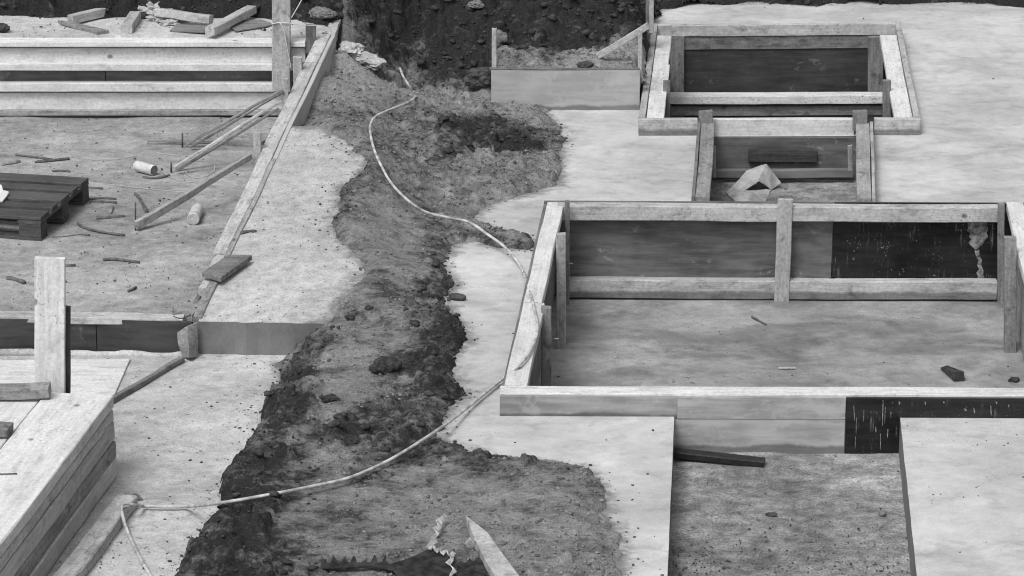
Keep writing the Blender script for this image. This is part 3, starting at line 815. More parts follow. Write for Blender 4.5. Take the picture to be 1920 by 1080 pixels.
def smear(o):
    """mud trodden from the soil onto the neighbouring concrete"""
    me = o.data; vals = []
    for v_ in me.vertices:
        d = near_soil(v_.co.x, v_.co.y); vals.append(math.exp(min(0, d) / .11) if d > -.9 else 0.0)
    a = me.attributes.new('smear', 'FLOAT', 'POINT'); a.data.foreach_set('value', vals)
def near_soil(x, y):
    i, j = int((y - gy[0]) / CELL), int((x - gx[0]) / CELL)
    return float(EG[i, j]) if 0 <= i < len(gy) and 0 <= j < len(gx) else -1.0
for o in (slab, ramp, low): smear(o)
items = []
def crumbs(n, pxr, pyr, zf, dens_f, rmin=.002, rmax=.009):
    for _ in range(n):
        px, py = nr.uniform(*pxr), nr.uniform(*pyr); p = zf(px, py)
        if p is None: continue
        if nr.rand() < dens_f(p): items.append((p.x, p.y, p.z, rmin + (rmax - rmin) * nr.rand() ** 3.5))
def z_ramp(px, py):
    p = on_ramp(px, py); return p if inside(ramp_pts, p.x, p.y) and near_soil(p.x, p.y) < 0 else None
def z_low(px, py):
    p = at(px, py, LOW); return p if p.y < 16.3 and near_soil(p.x, p.y) < 0 else None
def z_right(px, py):
    p = at(px, py, 0)
    if not inside(slab_poly, p.x, p.y) or near_soil(p.x, p.y) > 0 or any(inside(h, p.x, p.y) for h in (big_hole, top_hole, sm_hole, tr_hole)): return None
    return p
def z_floor(px, py):
    p = at(px, py, 0); return p if inside(floor_pts, p.x, p.y) else None
fall = lambda s, m=0.0: (lambda p: m * max(0, .25 + 3.2 * mnoise.noise((p.x * 1.7, p.y * 1.7, 7))) + math.exp(near_soil(p.x, p.y) / s))
crumbs(2600, (370, 700), (240, 610), z_ramp, fall(.10, .16))
crumbs(4200, (100, 540), (665, 1080), z_low, fall(.12, .15))
crumbs(7000, (800, 1270), (200, 1080), z_right, fall(.05, .015), .0015, .009)
crumbs(900, (1690, 1920), (780, 1080), z_right, lambda p: max(0, .10 + .3 * mnoise.noise((p.x * 2.5, p.y * 2.5, 4))), .0015, .006)
crumbs(2600, (0, 520), (220, 590), z_floor, lambda p: .35 + .3 * mnoise.noise((p.x * 1.5, p.y * 1.5, 0)), .002, .008)
crumbs(3600, (1260, 1715), (860, 1080), lambda px, py: at(px, py, LOW + .004), lambda p: .06 + min(1, max(0, (13.95 - p.y) / .5)) * max(0, .5 + 1.2 * mnoise.noise((p.x * 4, p.y * 4, 2))), .0015, .0062)
crumbs(300, (1030, 1900), (570, 728), lambda px, py: at(px, py, PIT), lambda p: .3, .002, .008)
crumbs(700, (0, 630), (34, 68), lambda px, py: at(px, py, .535), lambda p: .4, .002, .009)
crumbs(300, (1230, 1920), (12, 200), z_right, lambda p: .12, .003, .009)
scatter('soil_crumbs', items, M_['crumb'], 'small dark soil crumbs scattered over the pale concrete surfaces', 'soil')
print('crumbs', len(items))

# ================================================================== FORMWORK
def mk(p, dz=0.0, dx=0.0, dy=0.0): return Vector((p[0] + dx, p[1] + dy, p[2] + dz))
def along(a, b, t): return Vector(a).lerp(Vector(b), t)
def tpx(a, b, px):                                           # parameter along a->b where it crosses pixel column px
    lo, hi = 0.0, 1.0
    f = lambda t: (lambda p: 960 + F_PX * p.x / (p.y * math.cos(PITCH) + (CAM_H - p.z) * math.sin(PITCH)))(Vector(a).lerp(Vector(b), t))
    for _ in range(40):
        m = (lo + hi) / 2
        if (f(m) < px) == (f(1) > f(0)): lo = m
        else: hi = m
    return (lo + hi) / 2
def nrm_in(a, b):                                            # left of a->b
    d = (Vector(b) - Vector(a)); d.z = 0; d.normalize(); return Vector((-d.y, d.x, 0))

# ---- large box
bx = thing('formwork_box', 'large open timber formwork box around the sunken wet pit in the right foreground', 'formwork', (B_FL.x, B_FL.y, 0), 'sunken formwork boxes')
n = nrm_in(B_FL, B_FR)
t1 = tpx(B_FL, B_FR, 1586)
p1 = along(B_FL, B_FR, t1)
pm = along(B_FL, B_FR, tpx(B_FL, B_FR, 1270))
plank('shutter_board', mk(B_FL, -.006), mk(pm, -.006), .02, .112, M_['ply_grey'], bx, .001, .0)
plank('shutter_board', mk(pm, -.006, .001), mk(p1, -.006), .02, .1135, M_['ply_pale'], bx, .0005, .0)
plank('shutter_board', mk(B_FL, -.121, .3, .002), mk(p1, -.121, 0, .002), .018, .20, M_['ply_low'], bx, .001, .0)
o = plank('shutter_panel', mk(p1, -.006, .004), mk(B_FR, -.006), .02, .32, M_['ply_black'], bx, .001, .0)
tag(o, 'black film faced panel with white scratches')
for (px, y0, y1, w) in ((1601, 760, 790, 2), (1606, 782, 815, 1.5), (1620, 768, 792, 1.5), (1656, 750, 800, 2.5), (1660, 762, 796, 1.5), (1651, 812, 845, 2), (1642, 800, 812, 3), (1665, 804, 822, 3), (1604, 818, 842, 1.5), (1735, 752, 760, 3), (1770, 752, 757, 4), (1826, 764, 776, 3), (1858, 760, 780, 2.5), (1868, 752, 758, 4), (1892, 758, 764, 3), (1686, 752, 758, 4)):
    w *= .75
    tt = tpx(B_FL, B_FR, px); Yf_ = along(B_FL, B_FR, tt).y - .0012
    j = rng.uniform(-2, 2)
    prism('cement_run', [atY(px - w / 2, y0, Yf_), atY(px + w / 2, y0 + 2, Yf_), atY(px + w / 2 + j, y1 - 3, Yf_), atY(px + j, y1, Yf_), atY(px - w / 2 + j * .5, (y0 + y1) / 2, Yf_)], .003, M_['splash'], o, down=Vector((0, 1, 0)))
q0, q1 = B_FL + n * .022, B_FR + n * .022
plank('top_board', mk(q0, .004), mk(q1, .004), .11, .045, M_['w_speck'], bx, .003, .002)
plank('inner_board', mk(q0 + n * .03, -.045), mk(q1 + n * .03, -.045), .06, .55, M_['w_grey'], bx)
# left wall (seen from above): B_BL -> B_FL, inward is left of that direction
n = nrm_in(B_BL, B_FL)
plank('shutter_panel', mk(B_BL, -.012), mk(B_FL, -.012, 0, .024), .018, .58, M_['ply_edge'], bx, .001, 0)
a, b = B_BL + n * .022, B_FL + n * .022 + Vector((0, .14, 0))
s_ = .16
plank('top_board', mk(a, .000), mk(along(a, b, s_), .0), .10, .05, M_['w_white'], bx, .003, .001)
plank('top_board', mk(along(a, b, s_ + .002), .012), mk(along(a, b, .60), .012), .10, .055, M_['w_white'], bx, .003, .002)
plank('top_board', mk(along(a, b, .602), .008), mk(b, .008), .115, .05, M_['w_white'], bx, .003, .002)
plank('inner_board', mk(a + n * .01, -.055), mk(b + n * .01, -.055), .045, .5, M_['w_grey'], bx)
# back wall, inner face visible: B_BR -> B_BL
n = nrm_in(B_BR, B_BL)
t2 = tpx(B_BL, B_BR, 1562); p2 = along(B_BL, B_BR, t2)
plank('shutter_panel', mk(p2, .004), mk(B_BL, .004), .02, .58, M_['ply_mid'], bx, .001, 0)
o = plank('shutter_panel', mk(B_BR, .004), mk(p2, .004, .004), .02, .58, M_['ply_black'], bx, .001, 0)
tag(o, 'black film faced panel with pale cement runs'); black_back = o
c1 = tpx(B_BL, B_BR, 1470)
for (u0, u1, m_) in ((0.028, c1 - .006, 'w_light'), (c1 + .006, tpx(B_BL, B_BR, 1874), 'w_light')):
    plank('wale', mk(along(B_BL, B_BR, u1) + n * .022, -.0), mk(along(B_BL, B_BR, u0) + n * .022, 0), .08, .092, M_[m_], bx, .004, .002)
for (u0, u1) in ((0.03, c1 - .006), (c1 + .006, tpx(B_BL, B_BR, 1873))):
    plank('wale', mk(along(B_BL, B_BR, u1) + n * .022, -.465), mk(along(B_BL, B_BR, u0) + n * .022, -.465), .075, .115, M_['w_wet'], bx, .004, .002)
pc = along(B_BL, B_BR, c1) + n * .105
vpost('post', Vector((pc.x - .005, pc.y, PIT - .01)), Vector((pc.x, pc.y - .01, .155)), .09, .03, M_['w_light'], bx)
# splashes of cement on the black panel
def splash(pxs, Y, seed):
    pts = [atY(px, py, Y) for px, py in pxs]
    return prism('cement_splash', pts, .004, M_['splash'], black_back, down=Vector((0, 1, 0)))
YB = along(B_BL, B_BR, .92).y - .0235
splash([(1814, 417), (1825, 415), (1838, 417), (1851, 416), (1853, 428), (1850, 437), (1853, 443), (1846, 451), (1844, 457), (1836, 463), (1830, 470), (1826, 466), (1820, 460), (1815, 455), (1822, 450), (1817, 444), (1820, 438), (1813, 433), (1816, 425)], YB, 1)
splash([(1827, 469), (1832, 471), (1836, 468), (1837, 480), (1841, 487), (1840, 496), (1844, 507), (1844, 516), (1848, 528), (1831, 528), (1834, 519), (1831, 512), (1836, 505), (1832, 497), (1835, 488), (1830, 480)], YB, 2)
# posts inside
post('post', 1059, 1068, 379, 572, PIT, .04, M_['w_grey'], bx)
post('post', 1043, 1061, 441, 655, PIT, .05, M_['w_mid'], bx)
post('post', 1015, 1034, 579, 772, 0, .05, M_['w_mid'], bx, Y=16.12)
post('post', 1872, 1884, 384, 576, PIT, .04, M_['w_mid'], bx)
post('post', 1884, 1906, 446, 662, PIT, .05, M_['w_mid'], bx)
# right wall B_FR -> B_BR
n = nrm_in(B_FR, B_BR)
plank('shutter_panel', mk(B_FR, -.004), mk(B_BR, -.004), .02, .58, M_['ply_edge'], bx, .001, 0)
a, b = B_FR + n * .022, B_BR + n * .022
plank('top_board', mk(a, .006, 0, .12), mk(b, .006), .10, .05, M_['w_white'], bx, .003, .002)
plank('inner_board', mk(a + n * .02, -.05), mk(b + n * .02, -.05), .04, .52, M_['w_mid'], bx)
tube('nail', [atY(1063, 493, 17.9), atY(1074, 494, 17.85)], .002, M_['wire'], bx, 6, 1)
tube('nail', [atY(1036, 636, 15.9), atY(1047, 635, 15.85)], .002, M_['wire'], bx, 6, 1)

# ---- far box
tb = thing('formwork_box', 'smaller deep formwork box at the top right with pale front board', 'formwork', (T_FL.x, T_FL.y, 0), 'sunken formwork boxes')
n = nrm_in(T_FL, T_FR)
tl, tr = tpx(T_FL, T_FR, 1308), tpx(T_FL, T_FR, 1640)
plank('front_board', T_FL, along(T_FL, T_FR, tl), .045, .118, M_['w_wet'], tb, .003, .001)
plank('front_board', along(T_FL, T_FR, tpx(T_FL, T_FR, 1333)), along(T_FL, T_FR, tpx(T_FL, T_FR, 1602)), .045, .118, M_['w_white'], tb, .003, .001)
plank('front_board', along(T_FL, T_FR, tr), T_FR, .045, .118, M_['w_wet'], tb, .003, .001)
plank('shutter_panel', mk(T_FL + n * .002, -.121), mk(T_FR + n * .002, -.121), .02, .66, M_['ply_mid'], tb, .001, 0)
# left wall T_BL -> T_FL
n = nrm_in(T_BL, T_FL)
plank('shutter_panel', mk(T_BL, .004), mk(T_FL, .004, 0, .05), .045, .12, M_['w_light'], tb, .003, .001)
plank('shutter_panel', mk(T_BL + n * .002, -.119), mk(T_FL + n * .002, -.119), .02, .66, M_['ply_dark'], tb, .001, 0)
a, b = T_BL + n * .05, T_FL + n * .05 + Vector((0, .05, 0))
plank('top_board', mk(along(a, b, .12), -.008), mk(along(a, b, .45), -.008), .105, .04, M_['w_white'], tb, .003, .001)
plank('top_board', mk(along(a, b, .453), -.004), mk(b, -.004), .115, .04, M_['w_speck'], tb, .003, .001)
# right wall T_FR -> T_BR
n = nrm_in(T_FR, T_BR)
plank('shutter_panel', mk(T_FR, .006, 0, .05), mk(T_BR, .006), .04, .12, M_['w_light'], tb, .003, .001)
plank('shutter_panel', mk(T_FR + n * .002, -.117), mk(T_BR + n * .002, -.117), .02, .66, M_['ply_dark'], tb, .001, 0)
a, b = T_FR + n * .045 + Vector((0, .05, 0)), T_BR + n * .045
plank('top_board', mk(a, -.006), mk(along(a, b, .86), -.006), .12, .04, M_['w_speck'], tb, .003, .001)
# back wall T_BR -> T_BL
n = nrm_in(T_BR, T_BL)
plank('back_board', T_BR, T_BL, .045, .085, M_['w_light'], tb, .003, .001)
plank('back_board', mk(T_BR + n * .004, -.088), mk(T_BL + n * .004, -.088), .03, .10, M_['w_grey'], tb, .003, .001)
plank('shutter_panel', mk(T_BR + n * .002, -.19), mk(T_BL + n * .002, -.19), .02, .6, M_['ply_dark'], tb, .001, 0)
YT = T_BL.y - .06
post('post', 1256, 1283, 70, 232, 0, .05, M_['w_grey'], tb, Y=YT)
post('post', 1628, 1656, 70, 232, 0, .05, M_['w_grey'], tb, Y=YT)
a, b = atY(1254, 180, YT - .14), atY(1658, 180, YT - .14)
plank('wale', a, b, .12, .062, M_['w_speck'], tb, .003, .002)
a, b = atY(1258, 200, YT - .10), atY(1655, 199, YT - .10)
plank('wale', a, b, .08, .07, M_['w_grey'], tb, .003, .002)
post('stake', 1244, 1257, 152, 232, 0, .04, M_['w_grey'], tb, Y=T_FL.y + .75)
post('stake', 1656, 1671, 152, 232, 0, .04, M_['w_grey'], tb, Y=T_FR.y + .75)

# ---- small step box
sb = thing('step_formwork', 'short formwork step between the two boxes with two timber side rails', 'formwork', (S_L1.x, S_L1.y, 0))
far_y = T_FL.y - .05
for (oL, oN, inner, sgn) in ((S_L0, S_L1, 1335, 1), (S_R0, S_R1, 1605, -1)):
    o0, o1 = Vector((oL.x, far_y, RIM)), Vector((oN.x, oN.y + .03, RIM))
    plank('rail_edge', mk(o0, .0), mk(o1, .0), .02 * sgn, .40, M_['w_light'] if sgn < 0 else M_['w_grey'], sb, .002, .001)
    plank('rail', mk(o0, -.008, .024 * sgn), mk(o1, -.008, .024 * sgn, .01), .088 * sgn, .045, M_['w_mid'], sb, .003, .002)
    plank('inner_board', mk(o0, -.055, .03 * sgn), mk(o1, -.055, .03 * sgn), .04 * sgn, .34, M_['w_grey'], sb)
post('post', 1310, 1336, 210, 246, 0, .05, M_['w_grey'], sb, Y=far_y - .02)
post('post', 1600, 1627, 210, 246, 0, .05, M_['w_grey'], sb, Y=far_y - .02)
for (x0, x1, pt, pb) in ((1336, 1342, 276, 333), (1590, 1599, 274, 320)):
    post('stake', x0, x1, pt, pb, 0, .03, M_['w_mid'], sb, Y=far_y - .35)
a, b = atY(1336, 256, far_y - .005), atY(1600, 256, far_y - .005)
yb_ = far_y + .01
plank('shutter_panel', Vector((a.x - .1, yb_, -.004)), Vector((b.x + .1, yb_, -.004)), .015, .32, M_['ply_mid'], sb, .001, 0)
o = plank('slot_shade_block', atY(1404, 281, yb_ - .03), atY(1532, 281, yb_ - .03), .025, .085, M_['w_dark'], sb, .002, .0)  # raised dark block, its colour stands in for the shade inside a recessed slot
plank('base_board', atY(1338, 319, yb_ - .09), atY(1600, 319, yb_ - .09), .05, .055, M_['ply_edge'], sb, .004, .003)

# ---- low panel in the middle distance
LW0, LW1 = at(921, 206, 0), at(1199, 206, 0)
lw = thing('low_shutter', 'low grey upright shutter panel with a damp foot, holding back the bank soil', 'formwork', (LW0.x, LW0.y, 0))
zt = atY(1060, 131, LW0.y).z
plank('shutter_panel', Vector((LW0.x, LW0.y, zt)), Vector((LW1.x, LW1.y, zt)), .03, zt + .1, M_['conc_panel'], lw, .002, .001)
plank('top_lath', Vector((LW0.x - .01, LW0.y - .003, zt + .008)), Vector((LW1.x, LW1.y - .003, zt + .008)), .036, .007, M_['w_grey'], lw, .001, .001)
Yl = LW0.y + .05
post('stake', 922, 931, 54, 140, 0, .03, M_['w_light'], lw, Y=Yl)
post('stake', 1196, 1204, 56, 140, 0, .03, M_['w_light'], lw, Y=Yl)
plank('brace', atY(1117, 101, Yl + .18), atY(1212, 44, Yl + .09), .035, .045, M_['w_light'], lw, .003, .002)
# the tall forked post at the corner of the far box
tp = thing('corner_post', 'tall narrow post rising out of frame at the corner of the far box', 'post', (T_BL.x - .05, T_BL.y - .6, 0))
Yp = T_BL.y - .75
post('post', 1211, 1219, -40, 150, 0, .04, M_['w_grey'], tp, Y=Yp)
post('post', 1217, 1226, -40, 62, 0, .04, M_['w_light'], tp, Y=Yp - .04)

# ---- tall formwork at the back left
bw = thing('formwork_wall', 'long formwork wall of pale horizontal boards across the upper left', 'formwork', (-2.5, FY, 0))
zy = lambda py, Y=FY: atY(300, py, Y).z
XL = -4.9
def wb(name, py0, py1, prot, th, mat, x1px, parent=bw):
    Yf = FY + .03 - prot
    z0, z1 = atY(300, py0, Yf).z, atY(300, py1, Yf).z
    x1 = atY(x1px, py0, Yf).x
    return plank(name, Vector((XL, Yf, z0)), Vector((x1, Yf, z0)), th, z0 - z1, mat, parent, .003, .001)
wb('board', 79, 88.5, .09, .13, M_['w_wall'], 572)
wb('board', 90, 118, .045, .05, M_['w_wall'], 572)
wb('wale', 120, 133, .085, .08, M_['w_wall'], 556)
for (pa, pb) in ((-380, 197), (199, 545)):
    Yf = FY + .035
    z0, z1 = atY(300, 128, Yf).z, atY(300, 160, Yf).z
    plank('shutter_panel', Vector((max(XL, atY(pa, 140, Yf).x), Yf, z0)), Vector((atY(pb, 140, Yf).x, Yf, z0)), .02, z0 - z1, M_['ply_mid'], bw, .001, 0)
wb('wale', 157, 172.5, .085, .08, M_['w_wall'], 545)
wb('board', 174, 206, .045, .05, M_['w_wall'], 540)
wb('board', 207, 217, .06, .05, M_['w_mid'], 535)
tall = post('post', 510, 544, -60, 171, 0, .05, M_['w_light'], bw, Y=FY - .115)
post('post', 573, 592, 48, 100, 0, .04, M_['w_grey'], bw, Y=FY - .05)
tube('tie_string', [atY(509, 45, FY - .12), atY(527, 42, FY - .125), atY(545, 44, FY - .12), atY(570, 47, FY - .08), atY(594, 47.5, FY - .05)], .003, M_['rope'], tall, 6, 4)
tube('tie_string', [atY(525, 43, FY - .125), atY(533, 60, FY - .13), atY(538, 88, FY - .125), atY(543, 112, FY - .12), atY(546, 130, FY - .12)], .003, M_['rope'], tall, 6, 4)
tube('tie_string', [atY(546, 34, FY - .1), atY(553, 22, FY - .1), atY(560, 10, FY - .1), atY(570, -8, FY - .1)], .004, M_['rope'], tall, 6, 4)

# ---- edge formwork running from the back wall to the near corner
ef = thing('edge_formwork', 'long narrow edge formwork running diagonally beside the pale ramp, with stakes and braces', 'formwork', (S0.x, S0.y, 0))
YA, YM, YZ = 16.39, 18.0, 20.72
def ep(Y, off=0.0, dz=0.0):
    p = edge_pt(Y, off); return Vector((p.x, p.y, p.z + dz))
def lev(Y, off=0.0, dz=0.0):
    p = edge_pt(Y, off); return Vector((p.x, p.y, RAMP_Z1 + dz))
plank('edge_board', lev(YZ, -.03, .012), ep(20.19, -.03, .012), -.085, .05, M_['w_light'], ef, .004, .001)
plank('side_board', lev(YZ, .0, .006), ep(20.19, .0, .006), -.028, .5, M_['conc_panel'], ef, .003, .001)
plank('edge_board', ep(20.185, -.03, .012), ep(18.75, -.03, .012), -.085, .05, M_['w_light'], ef, .004, .003)
plank('edge_board', ep(18.74, -.028, .010), ep(17.2, -.028, .010), -.08, .05, M_['w_light'], ef, .004, .003)
plank('edge_board', ep(17.19, -.03, .006), ep(16.75, -.03, .004), -.06, .05, M_['w_light'], ef, .004, .003)
plank('side_board', ep(20.185, .0, .006), ep(18.6, .0, .006), -.028, .5, M_['conc_panel'], ef, .003, .002)
plank('side_board', ep(18.59, .0, .010), ep(17.12, .0, .010), -.026, .24, M_['w_mid'], ef, .003, .003)
plank('side_board', ep(17.0, .0, .012), ep(YA, .0, .008), -.05, .24, M_['w_mid'], ef, .003, .003)
plank('inner_board', ep(20.3, -.075, -.04), ep(16.6, -.08, -.04), -.025, .22, M_['w_grey'], ef)
def stk(name, px0, px1, pt, Y, mat, th=.04):
    xL, xR = atY(px0, pt, Y), atY(px1, pt, Y); w = xR.x - xL.x; c = (xL + xR) / 2
    return vpost(name, Vector((c.x, Y, -.05)), Vector((c.x, Y, c.z)), w, th, mat, ef)
stk('stake', 531, 540, 148, ep(0).y if False else 19.62, M_['w_light'])
stk('stake', 549, 566, 108, 20.05, M_['w_light'])
stk('stake', 474, 489, 250, 18.72, M_['w_light'], .05)
def brace(px0, py0, Y0, px1, py1, w, h, mat):
    a, b = atY(px0, py0, Y0), at(px1, py1, .012)
    return plank('brace', b + Vector((0, 0, h)), a, w, h, mat, ef, .003, .003, taper=.75)
brace(532, 165, 19.66, 346, 274, .032, .022, M_['w_mid'])
brace(530, 172, 19.60, 354, 279, .022, .018, M_['w_grey'])
brace(527, 188, 19.42, 326, 319, .026, .024, M_['w_light'])
brace(522, 202, 19.36, 331, 324, .022, .018, M_['w_grey'])
brace(472, 289, 18.70, 258, 432, .035, .05, M_['w_mid'])
def peg(px, pt, pb, r=.006):
    b = at(px, pb, 0); t_ = atY(px, pt, b.y)
    tube('peg', [b, t_], r, M_['nail'], ef, 6, 1)
peg(342, 250, 277); peg(321, 305, 323)
peg(254, 380, 432, .005)

# ---- dark front edge of the sandy floor
fr = thing('front_shutter', 'dark low plywood shutter facing the lower slab beneath the sandy floor', 'formwork', (-2.2, 16.44, LOW))
fa, fb, fc = at(-380, 597, 0), at(180, 597, 0), at(352, 603, 0)
fx = lambda p, d=0.0, dz=0.0: Vector((p.x + d, p.y, dz))
plank('shutter_panel', fx(fa, 0, -.004), fx(fb, -.004, -.004), .02, .22, M_['ply_dark'], fr, .001, 0)
plank('shutter_panel', fx(fb, .001, -.004), fx(fc, .02, -.004), .02, .22, M_['ply_dark'], fr, .001, 0)
plank('top_board', Vector((fa.x, fa.y + .024, .010)), Vector((fc.x - .03, fc.y + .03, .008)), .10, .04, M_['w_light'], fr, .003, .004, wane=.012)
a = thing('mortar_fillet', 'rough grey mortar fillet along the foot of the dark front shutter', 'mortar', (-2.2, 16.3, LOW))
pts = [Vector((fa.x, fa.y - .012, LOW)), *[Vector((fa.x + (fc.x - fa.x) * k / 14, fa.y + (fc.y - fa.y) * k / 14 - .012 + rng.uniform(-.006, .006), LOW + rng.uniform(-.004, .006))) for k in range(1, 15)]]
tube('fillet', pts, .022, M_['lump'], a, 8, 3, .25)

# ================================================================== LOOSE THINGS
# ---- hose
HP = [(750, 128), (757, 145), (772, 168), (779, 180), (765, 192), (730, 206), (705, 218), (696, 230), (694, 245), (700, 275), (712, 305), (735, 345), (770, 380), (800, 398), (840, 408), (880, 417), (915, 440), (945, 462), (970, 490), (983, 515)]
def lay(path, dz=.024):
    """lay a hose over the surface along a pixel path"""
    Q = []
    for i in range(len(path) - 1):
        p0, p1, p2, p3 = [Vector(path[max(0, min(len(path) - 1, i + k))]) for k in (-1, 0, 1, 2)]
        for k in range(4):
            t = k / 4
            Q.append(0.5 * ((2 * p1) + (p2 - p0) * t + (2 * p0 - 5 * p1 + 4 * p2 - p3) * t * t + (3 * p1 - p0 - 3 * p2 + p3) * t ** 3))
    Q.append(Vector(path[-1])); P = []
    for q in Q:
        p = on(q.x, q.y)
        z = max(surf(p.x + dx, p.y + dy) for dx in (-.025, 0, .025) for dy in (-.05, -.025, 0, .025))
        p = at(q.x, q.y, min(z, p.z + .12)); P.append(p)
    zs = [p.z for p in P]
    zm = [max(zs[max(0, i - 2):i + 3]) for i in range(len(P))]
    zz_ = [sum(zm[max(0, i - 2):i + 3]) / len(zm[max(0, i - 2):i + 3]) for i in range(len(P))]
    return [at(q.x, q.y, z + dz) for q, z in zip(Q, zz_)]
pts = lay(HP)
pts += [at(992, 543, .11), at(1002, 580, .135), at(1008, 612, .138), at(1003, 640, .138), at(985, 672, .138), at(966, 690, .13), at(951, 703, .07)]
pts += lay([(938, 714), (900, 745), (850, 785), (800, 820), (740, 857), (690, 882), (640, 900), (560, 917), (480, 932), (420, 942), (360, 949), (310, 950), (268, 949)])
pts += [at(252, 947, LOW + .078), at(237, 944, LOW + .086), at(229, 948, LOW + .084), at(229, 962, LOW + .07), at(236, 988, LOW + .03), at(248, 1016, LOW + .015), at(264, 1048, LOW + .014), at(292, 1095, LOW + .014), at(330, 1150, LOW + .014)]
h = tube('hose', pts, .0080, M_['hose'], None, 10, 3)
tag(h, 'long pale hose snaking over the mud and across the corner of the large box', 'hose')

# ---- pallet
P1, P2 = at(166, 333, .148), at(76, 408, .148)
u = (P2 - P1).normalized(); v = Vector((u.y, -u.x, 0))
if v.x > 0: v = -v
pal = thing('pallet', 'dark wooden pallet lying on the sandy floor at the left edge', 'pallet', (P1.x, P1.y, 0))
def pbox(name, s0, s1, t0, t1, z1, h, mat):                  # s along u (0..0.8), t along v (0..1.2)
    a = P1 + u * s0 + v * t0; b = P1 + u * s0 + v * t1
    a.z = b.z = z1
    return plank(name, a, b, (s1 - s0) if Vector((0, 0, 1)).cross(v).dot(u) > 0 else -(s1 - s0), h, mat, pal, .003, .001)
W8 = (P2 - P1).length
cuts = [(0, .135), (.185, .275), (.328, .472), (.525, .612), (.665, .80)]
for (c0, c1_) in cuts: pbox('deck_board', c0 / .8 * W8, c1_ / .8 * W8, 0, 1.2, .148, .022, M_['w_pallet'])
for t0 in (0, .53, 1.06):
    a = P1 + v * t0; b = P1 + u * W8 + v * t0; a.z = b.z = .125
    plank('cross_board', a, b, .14 if Vector((0, 0, 1)).cross(u).dot(v) > 0 else -.14, .022, M_['w_pallet'], pal, .003, .001)
for s0 in (0, .35, .70):
    for t0 in (.002, .53, 1.06): pbox('block', s0 / .8 * W8, (s0 + .1) / .8 * W8, t0, t0 + .135, .102, .08, M_['w_pallet'])
    pbox('bottom_board', s0 / .8 * W8, (s0 + .1) / .8 * W8, 0, 1.2, .021, .021, M_['w_pallet'])
# white scrap on it
Zp = .152
tp_ = [at(-8, 343, Zp + .03), at(3, 346, Zp + .04), at(6, 356, Zp + .03), at(17, 359, Zp + .02), at(13, 366, Zp + .012), at(5, 376, Zp + .012), at(-8, 377, Zp + .012)]
pp = prism('plastic_scrap', tp_, .012, M_['paper']); tag(pp, 'crumpled white plastic scrap lying on the dark pallet', 'scrap')

# ---- two tins
def tin(name, c0, c1, r, label, dark_end):
    root = thing(name, label, 'tin', (c0.x, c0.y, 0))
    ax = (c1 - c0); L = ax.length; ax.normalize()
    U = ax.cross(Vector((0, 0, 1))).normalized(); W = U.cross(ax)
    prof = [(0, r * .86), (.004, r * .98), (.008, r), (L * .33, r), (L * .35, r * .97), (L * .37, r), (L * .64, r), (L * .66, r * .97), (L * .68, r), (L - .008, r), (L - .004, r * 1.02), (L, r * .9)]
    N = 24; V, Fc = [], []
    for (d, rr) in prof:
        for k in range(N):
            a = 2 * math.pi * k / N; V.append(ax * d + (U * math.cos(a) + W * math.sin(a)) * rr)
    for i in range(len(prof) - 1):
        for k in range(N): Fc.append((i * N + k, i * N + (k + 1) % N, (i + 1) * N + (k + 1) % N, (i + 1) * N + k))
    body = link('body', mesh('body', V, Fc, True), M_['tin'], root, Matrix.Translation(c0))
    for (d, nm, m_) in ((.003, 'base', 'tin'), (L - .003, 'lid', 'w_grey' if dark_end else 'lid')):
        V = [ax * d + (U * math.cos(2 * math.pi * k / N) + W * math.sin(2 * math.pi * k / N)) * r * .95 for k in range(N)]
        V2 = [x + ax * .0015 for x in V]
        link(nm, mesh(nm, V + V2, [tuple(range(N))[::-1], tuple(range(N, 2 * N))] + [(k, (k + 1) % N, N + (k + 1) % N, N + k) for k in range(N)]), M_[m_], body, Matrix.Translation(c0))
    return root
r_ = .037
f0, f1 = at(370, 404, 0), at(362, 424, 0)
tin('tin', Vector((f0.x, f0.y + .03, r_)), Vector((f1.x, f1.y + .02, r_)), r_, 'pale tin lying end-on near the foot of the longest brace', False)
f0, f1 = at(256, 321, 0), at(290, 328, 0)
tin('tin', Vector((f0.x, f0.y, r_)), Vector((f1.x, f1.y - .02, r_ * .95)), r_ * .92, 'pale tin lying sideways with a dirt-filled end, behind the pallet', True)

# ---- sticks and laths on the sandy floor
def stick(pxs, r, mat, label, z=.0, name='stick'):
    pts = [at(px, py, z + r * .8) for px, py in pxs]
    o = tube(name, pts, r, mat, None, 6, 3, .25)
    return tag(o, label, 'stick', 'sticks on the sandy floor')
stick([(30, 290), (60, 294), (98, 299)], .008, M_['twig'], 'thin dark stick crossing behind the pallet, pointing right')
stick([(65, 304), (95, 301), (130, 297)], .009, M_['twig'], 'dark stick crossing over another one behind the pallet')
stick([(3, 309), (20, 306), (37, 302)], .012, M_['twig_l'], 'pale stick by the left edge behind the pallet')
stick([(98, 321), (115, 320), (131, 322)], .007, M_['twig'], 'short dark stick just behind the far edge of the pallet')
stick([(167, 374), (190, 372), (218, 373)], .007, M_['twig'], 'upper of two parallel dark sticks beside the pallet')
stick([(167, 378), (190, 378), (219, 380)], .007, M_['twig'], 'lower of two parallel dark sticks beside the pallet')
stick([(181, 408), (205, 408), (234, 406)], .012, M_['twig'], 'thick dark stick lying level, right of the pallet blocks')
stick([(206, 400), (211, 388)], .010, M_['twig_l'], 'short pale stick pointing at the thick dark stick')
stick([(146, 418), (156, 426), (180, 433), (210, 438), (234, 441)], .008, M_['twig'], 'long curved dark twig in front of the pallet')
stick([(97, 446), (125, 444), (148, 440), (168, 441)], .006, M_['twig'], 'thin wavy twig touching the near corner of the pallet')
stick([(254, 364), (262, 372), (275, 397)], .011, M_['twig'], 'forked dark stick by the foot of the longest brace')
